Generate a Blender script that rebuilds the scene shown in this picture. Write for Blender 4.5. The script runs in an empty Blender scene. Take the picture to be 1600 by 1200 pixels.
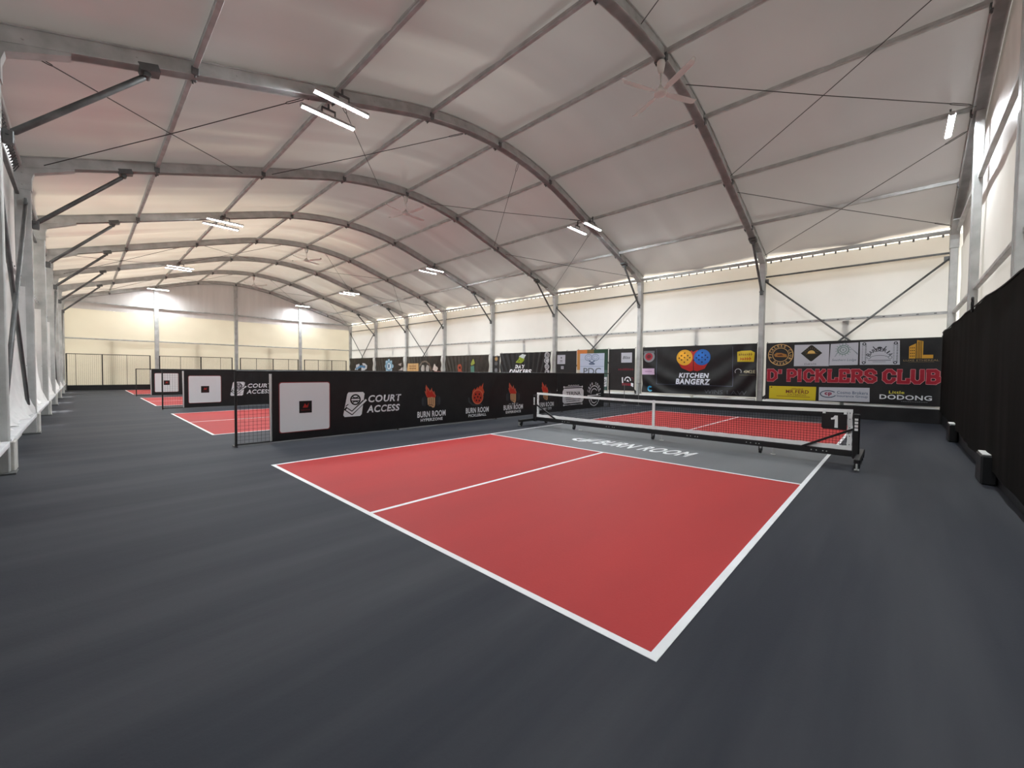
import bpy, math, random
from mathutils import Vector, Matrix, noise
C = bpy.context.scene.collection
SC = bpy.context.scene
R = random.Random(7)

# ------------------------------------------------------------------ camera
cam = bpy.data.cameras.new('camera'); camo = bpy.data.objects.new('camera', cam); C.objects.link(camo)
yaw, pit, rol = 0.75738445, -0.0298344196, 0.00954638151
camo.matrix_world = Matrix.Translation((0.84949, -1.98239, 1.46562)) @ Matrix.Rotation(yaw, 4, 'Z') @ Matrix.Rotation(math.pi/2 + pit, 4, 'X') @ Matrix.Rotation(rol, 4, 'Z')
cam.sensor_width = 36; cam.lens = 636.8465/1600*36; cam.clip_end = 300; cam.clip_start = .05
SC.camera = camo

# ------------------------------------------------------------------ world, sun, exposure
def N(nt, t, **k):
    n = nt.nodes.new(t)
    for a, b in k.items():
        if a == 'op': n.operation = b
        else: n.inputs[a.replace('_', ' ')].default_value = b
    return n
w = bpy.data.worlds.new('hazy_sky'); SC.world = w; w.use_nodes = True
nt = w.node_tree; nt.nodes.clear()
tc = N(nt, 'ShaderNodeTexCoord'); sp = N(nt, 'ShaderNodeSeparateXYZ'); rp = N(nt, 'ShaderNodeValToRGB'); bg = N(nt, 'ShaderNodeBackground'); ou = N(nt, 'ShaderNodeOutputWorld')
mr = N(nt, 'ShaderNodeMapRange'); mr.inputs['From Min'].default_value = -1
L = nt.links.new
L(tc.outputs['Generated'], sp.inputs[0]); L(sp.outputs['Z'], mr.inputs['Value']); L(mr.outputs[0], rp.inputs[0]); L(rp.outputs[0], bg.inputs[0]); L(bg.outputs[0], ou.inputs[0])
e = rp.color_ramp.elements
e[0].position = .3; e[0].color = (.30, .29, .26, 1)
e[1].position = 1; e[1].color = (.28, .34, .42, 1)
for p_, c_ in ((.47, (.42, .40, .36)), (.5, (.95, .94, .91)), (.62, (1, 1, 1))):
    q = e.new(p_); q.color = (*c_, 1)
WORLD = 6.2
bg.inputs[1].default_value = WORLD
sun = bpy.data.lights.new('sun', 'SUN'); suno = bpy.data.objects.new('sun', sun); C.objects.link(suno)
sun.energy = 41; sun.angle = math.radians(8); sun.color = (1, .93, .82)
suno.rotation_euler = Vector((-.30, .86, -.38)).to_track_quat('-Z', 'Y').to_euler(); suno.location = (-20, -20, 25)
VS = SC.view_settings
VS.view_transform = 'Standard'; VS.look = 'None'; VS.gamma = 1; VS.use_curve_mapping = False
VS.exposure = 0.0
LAMP = 840.0

# ------------------------------------------------------------------ materials
def lin(c): return tuple((x/12.92 if x <= .04045 else ((x+.055)/1.055)**2.4) for x in c)
def rgb(r, g, b): return lin((r/255, g/255, b/255))
def principled(name, col, rough=.5, metal=0, spec=.5):
    m = bpy.data.materials.new(name); m.use_nodes = True
    b = m.node_tree.nodes['Principled BSDF']
    b.inputs['Base Color'].default_value = (*col, 1); b.inputs['Roughness'].default_value = rough
    b.inputs['Metallic'].default_value = metal; b.inputs['Specular IOR Level'].default_value = spec
    return m
def noisy(name, c1, c2, scale, rough=(.5, .6), metal=0, stretch=(1, 1, 1), bump=0, detail=6, spec=.5, lo=.35, hi=.65, bscale=None):
    m = principled(name, c1, rough[0], metal, spec); nt = m.node_tree; L = nt.links.new; b = nt.nodes['Principled BSDF']
    tc = N(nt, 'ShaderNodeTexCoord'); mp = N(nt, 'ShaderNodeMapping'); mp.inputs['Scale'].default_value = stretch
    nz = N(nt, 'ShaderNodeTexNoise', Scale=scale, Detail=detail); rp = N(nt, 'ShaderNodeValToRGB'); mr = N(nt, 'ShaderNodeMapRange')
    L(tc.outputs['Object'], mp.inputs[0]); L(mp.outputs[0], nz.inputs[0]); L(nz.outputs[0], rp.inputs[0]); L(rp.outputs[0], b.inputs['Base Color'])
    rp.color_ramp.elements[0].color = (*c1, 1); rp.color_ramp.elements[1].color = (*c2, 1)
    rp.color_ramp.elements[0].position = lo; rp.color_ramp.elements[1].position = hi
    mr.inputs['To Min'].default_value = rough[0]; mr.inputs['To Max'].default_value = rough[1]
    L(nz.outputs[0], mr.inputs['Value']); L(mr.outputs[0], b.inputs['Roughness'])
    if bump:
        bp = N(nt, 'ShaderNodeBump', Strength=bump, Distance=.02); n2 = N(nt, 'ShaderNodeTexNoise', Scale=bscale or scale*6, Detail=4)
        L(tc.outputs['Object'], n2.inputs[0]); L(n2.outputs[0], bp.inputs['Height']); L(bp.outputs[0], b.inputs['Normal'])
    return m
def membrane(name, refl, trans, scale=.5, vary=.12, bump=.15, stretch=(1, 1, 1), gloss=.0):
    """coated fabric: reflects diffusely and lets some light through"""
    m = bpy.data.materials.new(name); m.use_nodes = True; nt = m.node_tree; nt.nodes.clear(); L = nt.links.new
    tc = N(nt, 'ShaderNodeTexCoord'); mp = N(nt, 'ShaderNodeMapping'); mp.inputs['Scale'].default_value = stretch
    nz = N(nt, 'ShaderNodeTexNoise', Scale=scale, Detail=5); L(tc.outputs['Object'], mp.inputs[0]); L(mp.outputs[0], nz.inputs[0])
    d = N(nt, 'ShaderNodeBsdfDiffuse'); t = N(nt, 'ShaderNodeBsdfTranslucent'); a = N(nt, 'ShaderNodeAddShader'); o = N(nt, 'ShaderNodeOutputMaterial')
    bp = N(nt, 'ShaderNodeBump', Strength=bump, Distance=.05); L(nz.outputs[0], bp.inputs['Height']); L(bp.outputs[0], d.inputs['Normal']); L(bp.outputs[0], t.inputs['Normal'])
    for sh, c in ((d, refl), (t, trans)):
        rp = N(nt, 'ShaderNodeValToRGB'); rp.color_ramp.elements[0].position = .3; rp.color_ramp.elements[1].position = .7
        rp.color_ramp.elements[0].color = (*[x*(1-vary) for x in c], 1); rp.color_ramp.elements[1].color = (*[min(1, x*(1+vary*.4)) for x in c], 1)
        L(nz.outputs[0], rp.inputs[0]); L(rp.outputs[0], sh.inputs['Color'])
    last = d
    if gloss:
        g = N(nt, 'ShaderNodeBsdfGlossy', Roughness=.33); mx = N(nt, 'ShaderNodeMixShader', Fac=gloss)
        if gloss > 1:                         # coated sheen that grows at grazing angles
            lw = N(nt, 'ShaderNodeLayerWeight', Blend=.5); f = N(nt, 'ShaderNodeMath', op='POWER'); f.inputs[1].default_value = 1.7; f2 = N(nt, 'ShaderNodeMath', op='MULTIPLY'); f2.inputs[1].default_value = 1.0
            L(lw.outputs['Facing'], f.inputs[0]); L(f.outputs[0], f2.inputs[0]); L(f2.outputs[0], mx.inputs[0]); L(bp.outputs[0], g.inputs['Normal'])
        L(d.outputs[0], mx.inputs[1]); L(g.outputs[0], mx.inputs[2]); last = mx
    L(last.outputs[0], a.inputs[0]); L(t.outputs[0], a.inputs[1]); L(a.outputs[0], o.inputs['Surface'])
    return m
def emitter(name, col, s):
    m = bpy.data.materials.new(name); m.use_nodes = True; nt = m.node_tree; nt.nodes.clear()
    e = N(nt, 'ShaderNodeEmission', Color=(*col, 1), Strength=s); o = N(nt, 'ShaderNodeOutputMaterial'); nt.links.new(e.outputs[0], o.inputs[0]); return m

M = {}
M['floor'] = noisy('dark_acrylic_floor', (.0200, .0232, .0330), (.048, .051, .0600), 1.0, (.58, .84), stretch=(1.5, .16, 1), bump=.06, bscale=60, lo=.40, hi=.62, spec=.25, detail=9)
M['red'] = noisy('red_acrylic', (.385, .026, .027), (.44, .034, .034), .8, (.62, .75), stretch=(1.5, .4, 1), bump=.06, bscale=60, spec=.35)
M['kitchen'] = noisy('grey_acrylic', (.125, .133, .146), (.155, .163, .176), .9, (.5, .62), stretch=(1.5, .4, 1), bump=.06, bscale=60, spec=.4)
M['line'] = noisy('white_line_paint', (.80, .82, .84), (.86, .88, .90), 3, (.55, .6))
M['steel'] = noisy('galvanised_steel', (.40, .41, .40), (.54, .55, .54), 3, (.42, .6), metal=.2, bump=.03)
M['steel_dark'] = noisy('weathered_steel', (.085, .09, .09), (.15, .155, .155), 4, (.4, .55), metal=.3)
M['alu'] = noisy('aluminium_profile', (.40, .41, .41), (.52, .53, .53), 2.5, (.4, .55), metal=.25)
M['wire'] = principled('steel_cable', (.06, .055, .055), .5, .4)
M['roof'] = membrane('roof_membrane', (.285, .270, .285), (.043, .037, .0305), .35, .10, .06, gloss=1.8)
M['white_mem'] = membrane('white_membrane', (.50, .49, .47), (.122, .116, .103), .6, .06, .25)
M['valance'] = membrane('valance_membrane', (.6, .56, .5), (.62, .55, .44), .6, .06, .1)
M['cream_mem'] = membrane('cream_membrane', (.50, .46, .36), (.128, .112, .083), .5, .06, .25, gloss=.03)
M['left_mem'] = membrane('side_membrane', (.60, .59, .57), (.045, .045, .043), .8, .15, .3, gloss=.03)
M['gable_up'] = membrane('upper_gable_membrane', (.50, .48, .47), (.038, .0325, .0275), .6, .08, .2, stretch=(1, 5, .4), gloss=.05)
M['skirt'] = membrane('white_skirt_fabric', (.72, .72, .71), (.10, .10, .10), 1.5, .1, .4)
M['concrete'] = noisy('pale_concrete', (.40, .39, .36), (.56, .55, .52), 5, (.8, .9), bump=.25)
M['black'] = principled('black_metal', (.008, .008, .009), .45)
M['black_net'] = principled('black_net_cord', (.006, .006, .007), .7)
M['black_cloth'] = noisy('black_banner_cloth', (.0075, .0075, .0085), (.012, .012, .013), 4, (.36, .5), spec=.4)
M['curtain'] = noisy('black_shade_netting', (.0075, .007, .0065), (.013, .012, .011), 2, (.8, .9), stretch=(1, 3, .3), bump=.2, bscale=90, spec=.04)
M['brown_cloth'] = membrane('thin_dark_banner_cloth', (.02, .018, .016), (.030, .024, .019), 3, .3, .1, gloss=.05)
M['white_tape'] = noisy('white_tape', (.84, .84, .84), (.90, .90, .89), 6, (.6, .7))
M['white_plastic'] = principled('white_fan_enamel', (.82, .80, .76), .4)
M['white_paint'] = noisy('white_painted_deck', (.62, .63, .65), (.74, .75, .76), 3, (.45, .6))
M['led'] = emitter('led_light', (.92, .97, 1.0), LAMP)
M['led_house'] = principled('lamp_housing', (.5, .5, .5), .5)
M['paper'] = principled('white_paper', (.75, .74, .72), .8)
PM = {}
def ink(r, g, b):
    k = (r, g, b)
    if k not in PM: PM[k] = principled('ink_%02x%02x%02x' % k, rgb(r, g, b), .5, spec=.35)
    return PM[k]

# ------------------------------------------------------------------ mesh builder
class MB:
    def __init__(s): s.v = []; s.f = []; s.m = []
    def add(s, vs, fs, mi=0):
        o = len(s.v); s.v += [tuple(p) for p in vs]; s.f += [tuple(i+o for i in f) for f in fs]; s.m += [mi]*len(fs); return s
    def box(s, a, b, mi=0):
        (x0, y0, z0), (x1, y1, z1) = a, b
        return s.add([(x0,y0,z0),(x1,y0,z0),(x1,y1,z0),(x0,y1,z0),(x0,y0,z1),(x1,y0,z1),(x1,y1,z1),(x0,y1,z1)],
                     [(0,3,2,1),(4,5,6,7),(0,1,5,4),(1,2,6,5),(2,3,7,6),(3,0,4,7)], mi)
    def bbox(s, a, b, ch=.01, mi=0):
        """box with chamfered edges"""
        c = [(a[i]+b[i])/2 for i in range(3)]; h = [abs(b[i]-a[i])/2 for i in range(3)]; ch = min(ch, *[x*.9 for x in h])
        vs = []; ix = {}
        for sx in (-1, 1):
            for sy in (-1, 1):
                for sz in (-1, 1):
                    for k in range(3):
                        d = [h[0]-ch, h[1]-ch, h[2]-ch]; d[k] = h[k]
                        ix[sx, sy, sz, k] = len(vs); vs.append((c[0]+sx*d[0], c[1]+sy*d[1], c[2]+sz*d[2]))
        fs = []
        for k in range(3):
            i, j = (k+1) % 3, (k+2) % 3
            for sg in (-1, 1):
                q = []
                for (p, r) in ((-1,-1),(1,-1),(1,1),(-1,1)):
                    t = [0]*3; t[k] = sg; t[i] = p; t[j] = r; q.append(ix[t[0], t[1], t[2], k])
                fs.append(q)
            for p in (-1, 1):
                for r in (-1, 1):
                    q = []
                    for (u, kk) in ((-1, i), (1, i), (1, j), (-1, j)):
                        t = [0]*3; t[k] = u; t[i] = p; t[j] = r; q.append(ix[t[0], t[1], t[2], kk])
                    fs.append(q)
        for sx in (-1, 1):
            for sy in (-1, 1):
                for sz in (-1, 1): fs.append([ix[sx, sy, sz, k] for k in range(3)])
        return s.add(vs, fs, mi)
    def bar(s, p, q, wd, ht, mi=0, up=(0, 0, 1)):
        p, q = Vector(p), Vector(q); d = (q-p).normalized(); u = Vector(up)
        if abs(d.dot(u)) > .99: u = Vector((1, 0, 0))
        a = d.cross(u).normalized(); b = a.cross(d).normalized(); vs = []
        for c in (p, q):
            for (i, j) in ((-1,-1),(1,-1),(1,1),(-1,1)): vs.append(c + a*(i*wd/2) + b*(j*ht/2))
        return s.add(vs, [(3,2,1,0),(4,5,6,7),(0,1,5,4),(1,2,6,5),(2,3,7,6),(3,0,4,7)], mi)
    def tube(s, pts, r, n=10, mi=0, cap=True):
        pts = [Vector(p) for p in pts]; rs = r if isinstance(r, (list, tuple)) else [r]*len(pts); vs = []; fs = []
        for i, p in enumerate(pts):
            d = (pts[min(i+1, len(pts)-1)] - pts[max(i-1, 0)]).normalized(); u = Vector((0, 0, 1))
            if abs(d.dot(u)) > .95: u = Vector((1, 0, 0))
            a = d.cross(u).normalized(); b = a.cross(d)
            for k in range(n):
                t = 2*math.pi*k/n; vs.append(p + (a*math.cos(t) + b*math.sin(t))*rs[i])
        for i in range(len(pts)-1):
            for k in range(n): fs.append((i*n+k, i*n+(k+1) % n, (i+1)*n+(k+1) % n, (i+1)*n+k))
        if cap: fs.append(tuple(range(n-1, -1, -1))); fs.append(tuple((len(pts)-1)*n+k for k in range(n)))
        return s.add(vs, fs, mi)
    def lathe(s, c, prof, n=24, mi=0):
        vs = []; fs = []
        for (r, z) in prof:
            for k in range(n): t = 2*math.pi*k/n; vs.append((c[0]+r*math.cos(t), c[1]+r*math.sin(t), c[2]+z))
        for i in range(len(prof)-1):
            for k in range(n): fs.append((i*n+k, i*n+(k+1) % n, (i+1)*n+(k+1) % n, (i+1)*n+k))
        fs.append(tuple(range(n-1, -1, -1))); fs.append(tuple((len(prof)-1)*n+k for k in range(n)))
        return s.add(vs, fs, mi)
    def grid(s, fn, nu, nv, mi=0):
        vs = [fn(i/nu, j/nv) for i in range(nu+1) for j in range(nv+1)]
        fs = [(i*(nv+1)+j, (i+1)*(nv+1)+j, (i+1)*(nv+1)+j+1, i*(nv+1)+j+1) for i in range(nu) for j in range(nv)]
        return s.add(vs, fs, mi)
    def prism(s, pts, ax, lo, hi, mi=0):
        """2D polygon extruded along axis ax (0,1,2); pts in the other two axes in order"""
        def P(p, t): l = list(p); l.insert(ax, t); return tuple(l)
        n = len(pts); return s.add([P(p, lo) for p in pts]+[P(p, hi) for p in pts],
            [tuple(range(n)), tuple(range(2*n-1, n-1, -1))]+[(i, (i+1) % n, n+(i+1) % n, n+i) for i in range(n)], mi)
    def build(s, name, mats, parent=None, smooth=False, root=None):
        o = bpy.data.objects.new(name, s.mesh(name, mats, parent.get('_o') if parent else root, smooth))
        C.objects.link(o)
        if parent: o.parent = parent; o['_o'] = parent['_o']
        else: o.location = root or (0, 0, 0); o['_o'] = root or (0, 0, 0)
        return o
    def mesh(s, name, mats, org=None, smooth=False):
        ox, oy, oz = org or (0, 0, 0); me = bpy.data.meshes.new(name)
        me.from_pydata([(x-ox, y-oy, z-oz) for x, y, z in s.v], [], s.f)
        for m in (mats if isinstance(mats, (list, tuple)) else [mats]): me.materials.append(m)
        me.polygons.foreach_set('material_index', s.m)
        if smooth: me.polygons.foreach_set('use_smooth', [True]*len(s.f))
        me.update()
        return me
def tag(o, label, cat, group=None, kind=None):
    o['label'] = label; o['category'] = cat
    if group: o['group'] = group
    if kind: o['kind'] = kind
    return o
def thing(name, label, cat, loc=(0, 0, 0), group=None, kind=None):
    o = bpy.data.objects.new(name, None); C.objects.link(o); o.location = loc; o['_o'] = tuple(loc); o.empty_display_size = .2
    return tag(o, label, cat, group, kind)
def structure(o, label=None, cat=None):
    o['kind'] = 'structure'
    if label: o['label'] = label; o['category'] = cat
    return o
def dup(root, delta, label=None, parent=None):
    c = root.copy(); C.objects.link(c)
    if parent: c.parent = parent
    else: c.location = Vector(root.location) + Vector(delta)
    if label: c['label'] = label
    for ch in list(root.children): dup(ch, delta, None, c)
    return c

# ------------------------------------------------------------------ flat printing (logos, lettering)
_tc = {}
def text_polys(body, bold=0.0, shear=0.0):
    k = (body, bold, shear)
    if k in _tc: return _tc[k]
    cu = bpy.data.curves.new('t', 'FONT'); cu.body = body; cu.size = 1; cu.offset = bold; cu.space_character = 1+bold*3; cu.shear = shear; cu.resolution_u = 3
    ob = bpy.data.objects.new('t', cu); me = ob.to_mesh()
    vs = [(v.co.x, v.co.y) for v in me.vertices]; ps = [tuple(p.vertices) for p in me.polygons]
    ob.to_mesh_clear(); bpy.data.objects.remove(ob); bpy.data.curves.remove(cu)
    _tc[k] = (vs, ps); return _tc[k]
class Print:
    """collects 2D shapes in metres; layers stack outward"""
    def __init__(s): s.v = []; s.f = []; s.m = []; s.mats = []
    def mi(s, c):
        m = ink(*c) if isinstance(c, tuple) else c
        if m not in s.mats: s.mats.append(m)
        return s.mats.index(m)
    def poly(s, pts, c, ly=0):
        o = len(s.v); s.v += [(x, y, ly) for x, y in pts]; s.f.append(tuple(range(o, o+len(pts)))); s.m.append(s.mi(c)); return s
    def rect(s, x0, y0, x1, y1, c, ly=0, r=0):
        if not r: return s.poly([(x0,y0),(x1,y0),(x1,y1),(x0,y1)], c, ly)
        pts = []
        for cx, cy, a in ((x1-r,y0+r,-90),(x1-r,y1-r,0),(x0+r,y1-r,90),(x0+r,y0+r,180)):
            for k in range(5): t = math.radians(a+k*22.5); pts.append((cx+r*math.cos(t), cy+r*math.sin(t)))
        return s.poly(pts, c, ly)
    def disc(s, x, y, rx, c, ly=0, ry=None, n=20, a0=0, a1=360):
        ry = ry or rx; full = a1-a0 >= 360
        pts = [(x+rx*math.cos(math.radians(a0+(a1-a0)*k/n)), y+ry*math.sin(math.radians(a0+(a1-a0)*k/n))) for k in range(n if full else n+1)]
        return s.poly(pts, c, ly)
    def ring(s, x, y, rx, wd, c, ly=0, ry=None, n=28, a0=0, a1=360):
        ry = ry or rx; k0 = None
        P = lambda a, q: (x+(rx-q)*math.cos(math.radians(a)), y+(ry-q)*math.sin(math.radians(a)))
        for k in range(n):
            a, b = a0+(a1-a0)*k/n, a0+(a1-a0)*(k+1)/n
            s.poly([P(a, 0), P(b, 0), P(b, wd), P(a, wd)], c, ly)
        return s
    def line(s, pts, wd, c, ly=0):
        for (p, q) in zip(pts, pts[1:]):
            dx, dy = q[0]-p[0], q[1]-p[1]; l = math.hypot(dx, dy) or 1; nx, ny = -dy/l*wd/2, dx/l*wd/2; ex, ey = dx/l*wd*.3, dy/l*wd*.3
            s.poly([(p[0]+nx-ex,p[1]+ny-ey),(p[0]-nx-ex,p[1]-ny-ey),(q[0]-nx+ex,q[1]-ny+ey),(q[0]+nx+ex,q[1]+ny+ey)], c, ly)
        return s
    def text(s, body, x0, y0, x1, y1, c, ly=0, bold=.02, shear=0, fit=None):
        """fits the lettering to the rectangle; fit keeps a larger outline in register with its fill"""
        vs, ps = text_polys(body, bold, shear); rv = text_polys(body, fit, shear)[0] if fit is not None else vs
        a0, a1 = min(v[0] for v in rv), max(v[0] for v in rv); b0, b1 = min(v[1] for v in rv), max(v[1] for v in rv)
        o = len(s.v); m = s.mi(c)
        s.v += [(x0+(v[0]-a0)/(a1-a0)*(x1-x0), y0+(v[1]-b0)/(b1-b0)*(y1-y0), ly) for v in vs]
        for p in ps: s.f.append(tuple(i+o for i in p)); s.m.append(m)
        return s
    def arc(s, body, x, y, r, h, c, a0, a1, ly=0, bold=.02, inside=False, wr=.75):
        n = len(body)
        for i, ch in enumerate(body):
            if ch == ' ': continue
            a = math.radians(a0+(a1-a0)*(i/(n-1) if n > 1 else .5)); vs, ps = text_polys(ch, bold)
            b0, b1 = min(v[0] for v in vs), max(v[0] for v in vs); c0, c1 = min(v[1] for v in vs), max(v[1] for v in vs)
            o = len(s.v); m = s.mi(c); rot = a-math.pi/2 if not inside else a+math.pi/2
            wd = h*wr*(.4 if ch in "Il'1" else 1)
            for v in vs:
                lx, lz = ((v[0]-b0)/(b1-b0)-.5)*wd, ((v[1]-c0)/max(c1-c0, 1e-6)-.5)*h
                s.v.append((x+r*math.cos(a)+lx*math.cos(rot)-lz*math.sin(rot), y+r*math.sin(a)+lx*math.sin(rot)+lz*math.cos(rot), ly))
            for p in ps: s.f.append(tuple(i2+o for i2 in p)); s.m.append(m)
        return s
    def blur(s, x0, y0, x1, y1, c, ly=0, n=6):
        """lettering too small to read: a row of uneven strokes"""
        q = random.Random(int(x0*1000)+n); w_ = (x1-x0)/n
        for i in range(n):
            h = (y1-y0)*(.7+.3*q.random()); s.rect(x0+i*w_+.12*w_, y0, x0+i*w_+w_*(.35+.2*q.random()), y0+h, c, ly); s.rect(x0+i*w_+.12*w_, y0+h*.35, x0+i*w_+.88*w_, y0+h*.62, c, ly)
        return s
    def build(s, name, fn, parent, cut=None):
        """fn(x, y, layer) -> world; cut = (step_x, step_y) splits the shapes so that they follow a folded cloth"""
        vs, fs, ms = s.v, s.f, s.m
        if cut:
            for ax in (0, 1):
                st = cut[ax]
                if not st: continue
                nv, nf, nm = [], [], []
                for f, m in zip(fs, ms):
                    pl = [vs[i] for i in f]; lo = min(p[ax] for p in pl); hi = max(p[ax] for p in pl)
                    k = math.floor(lo/st)+1
                    while k*st < hi-1e-6 and len(pl) > 2:
                        t = k*st; A, B = [], []
                        for i in range(len(pl)):
                            p, q = pl[i], pl[(i+1) % len(pl)]
                            (A if p[ax] <= t else B).append(p)
                            if (p[ax] <= t) != (q[ax] <= t):
                                u = (t-p[ax])/(q[ax]-p[ax]); z = tuple(p[j]+(q[j]-p[j])*u for j in range(3)); A.append(z); B.append(z)
                        if len(A) > 2: nf.append(tuple(range(len(nv), len(nv)+len(A)))); nv += A; nm.append(m)
                        pl = B; k += 1
                    if len(pl) > 2: nf.append(tuple(range(len(nv), len(nv)+len(pl)))); nv += pl; nm.append(m)
                vs, fs, ms = nv, nf, nm
        mb = MB(); mb.v = [tuple(fn(*p)) for p in vs]; mb.f = list(fs); mb.m = list(ms)
        return mb.build(name, s.mats, parent)

# ------------------------------------------------------------------ dimensions of the hall
X = [1.98-5*k for k in range(9)]            # frame positions, near gable to far gable
YC, HW = 6.67, 9.58
YL, YR = YC-HW, YC+HW                       # outer faces of the side posts
W, D = .17, .24
def arch(y):
    t = abs(y-YC); return 8.40-(.045*t*t if t < 3.45 else .5356+.3105*(t-3.45))
PUR = [-7.25, -4.86, -2.43, 0, 2.43, 4.86, 7.25]
ORD = ['first', 'second', 'third', 'fourth', 'fifth', 'sixth', 'seventh', 'eighth', 'ninth']
def nth(k): return ORD[k]

# ------------------------------------------------------------------ shell
def nz(*p): return noise.noise(Vector(p))
def fr(x): return (1.98-x)/5.0              # bay coordinate
structure(MB().box((-38.7, YL-.6, -.2), (2.6, YR+.5, 0)).build('floor', M['floor']))
def roof_pt(u, v):
    x = 2.15-40.3*u; y = YL-.03+(2*HW+.06)*v; s = fr(x) % 1.0
    bulge = .065*math.sin(math.pi*s)
    crease = .085*math.exp(-((s-.5-.05*nz(y*.25, x*.3, 2))/.035)**2)*(.6+.6*nz(y*.18, math.floor(fr(x))*3.1, 5))
    side = max(0, (YC-y)/HW)
    wr = .022*nz(x*1.1, y*.3, 0)+.014*nz(x*2.4, y*.45, 4)+side*.02*nz(x*1.8, y*.25, 8)
    return (x, y, arch(y)+.03+(-bulge-crease+wr)*min(1, 6*min(s, 1-s)+.15))
structure(MB().grid(roof_pt, 8*20, 64).build('ceiling', M['roof'], smooth=True))
def side_wall(y, sg, z0, z1, amp):
    def f(u, v):
        x = 2.2-40.4*u; z = z0+(z1-z0)*v; s = fr(x) % 1.0
        k = amp*(.5*nz(x*.9, z*1.1, y)+.5*nz(x*.5+z*1.3, z*.6-x*.2, y+3)+.3*nz(x*2.6, z*.7, y+9))
        return (x, y+sg*(.02+k*math.sin(math.pi*min(1, max(0, s)))), z)
    return f
structure(MB().grid(side_wall(YR+.05, 1, .40, 5.772, .09), 200, 24).build('wall_right', M['white_mem'], smooth=True))
structure(MB().grid(side_wall(YR+.22, 1, 4.88, 6.02, .03), 120, 4).build('trim_1', M['valance'], smooth=True))
structure(MB().grid(side_wall(YL-.05, -1, .44, 6.06, .10), 200, 24).build('wall_left', M['left_mem'], smooth=True))
def gable(x, sg, z0, amp):
    def lo(u, v):
        y = YL+2*HW*u; z = z0+(5.33-z0)*v
        return (x+sg*amp*(nz(y*.9, z*.8, x)+.5*nz(y*.4+z*1.4, z*.5, x+2)), y, z)
    def up(u, v):
        y = YL+2*HW*u; z = 5.33+(arch(y)+.02-5.33)*v
        return (x+sg*amp*.5*nz(y*2.2, z*.3, x+5)*(1-v)+sg*.03*(1-v), y, z)
    return lo, up
lo, up = gable(-38.14, -1, .05, .05)
structure(MB().grid(lo, 90, 26).grid(up, 90, 10, 1).build('wall_far', [M['cream_mem'], M['gable_up']], smooth=True))
lo, up = gable(2.14, 1, .05, .03)
structure(MB().grid(lo, 90, 20).grid(up, 90, 10, 1).build('wall_near', [M['white_mem'], M['gable_up']], smooth=True))
structure(MB().box((-38.1, YR-.42, 0), (1.88, YR-.36, .44)).build('baseboard_right', M['black_cloth']))
for k in range(8):                           # outer posts standing behind the fabric, seen as soft shadows
    xm = (X[k]+X[k+1])/2
    structure(MB().bbox((xm-.09, YR+.10, .1), (xm+.09, YR+.20, 3.36)).build('pillar', M['alu']))
for y in (-.5, 4.2, 9.1, 13.9):
    structure(MB().bbox((-38.42, y-.11, 0), (-38.26, y+.11, 3.32)).build('pillar', M['alu']))

# unseen block added outside the left wall to shade the first roof bays
structure(MB().bbox((-9.5, -18, -.2), (26, -8, 22), .2).build('added_sun_blocker', M['concrete']))

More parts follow.
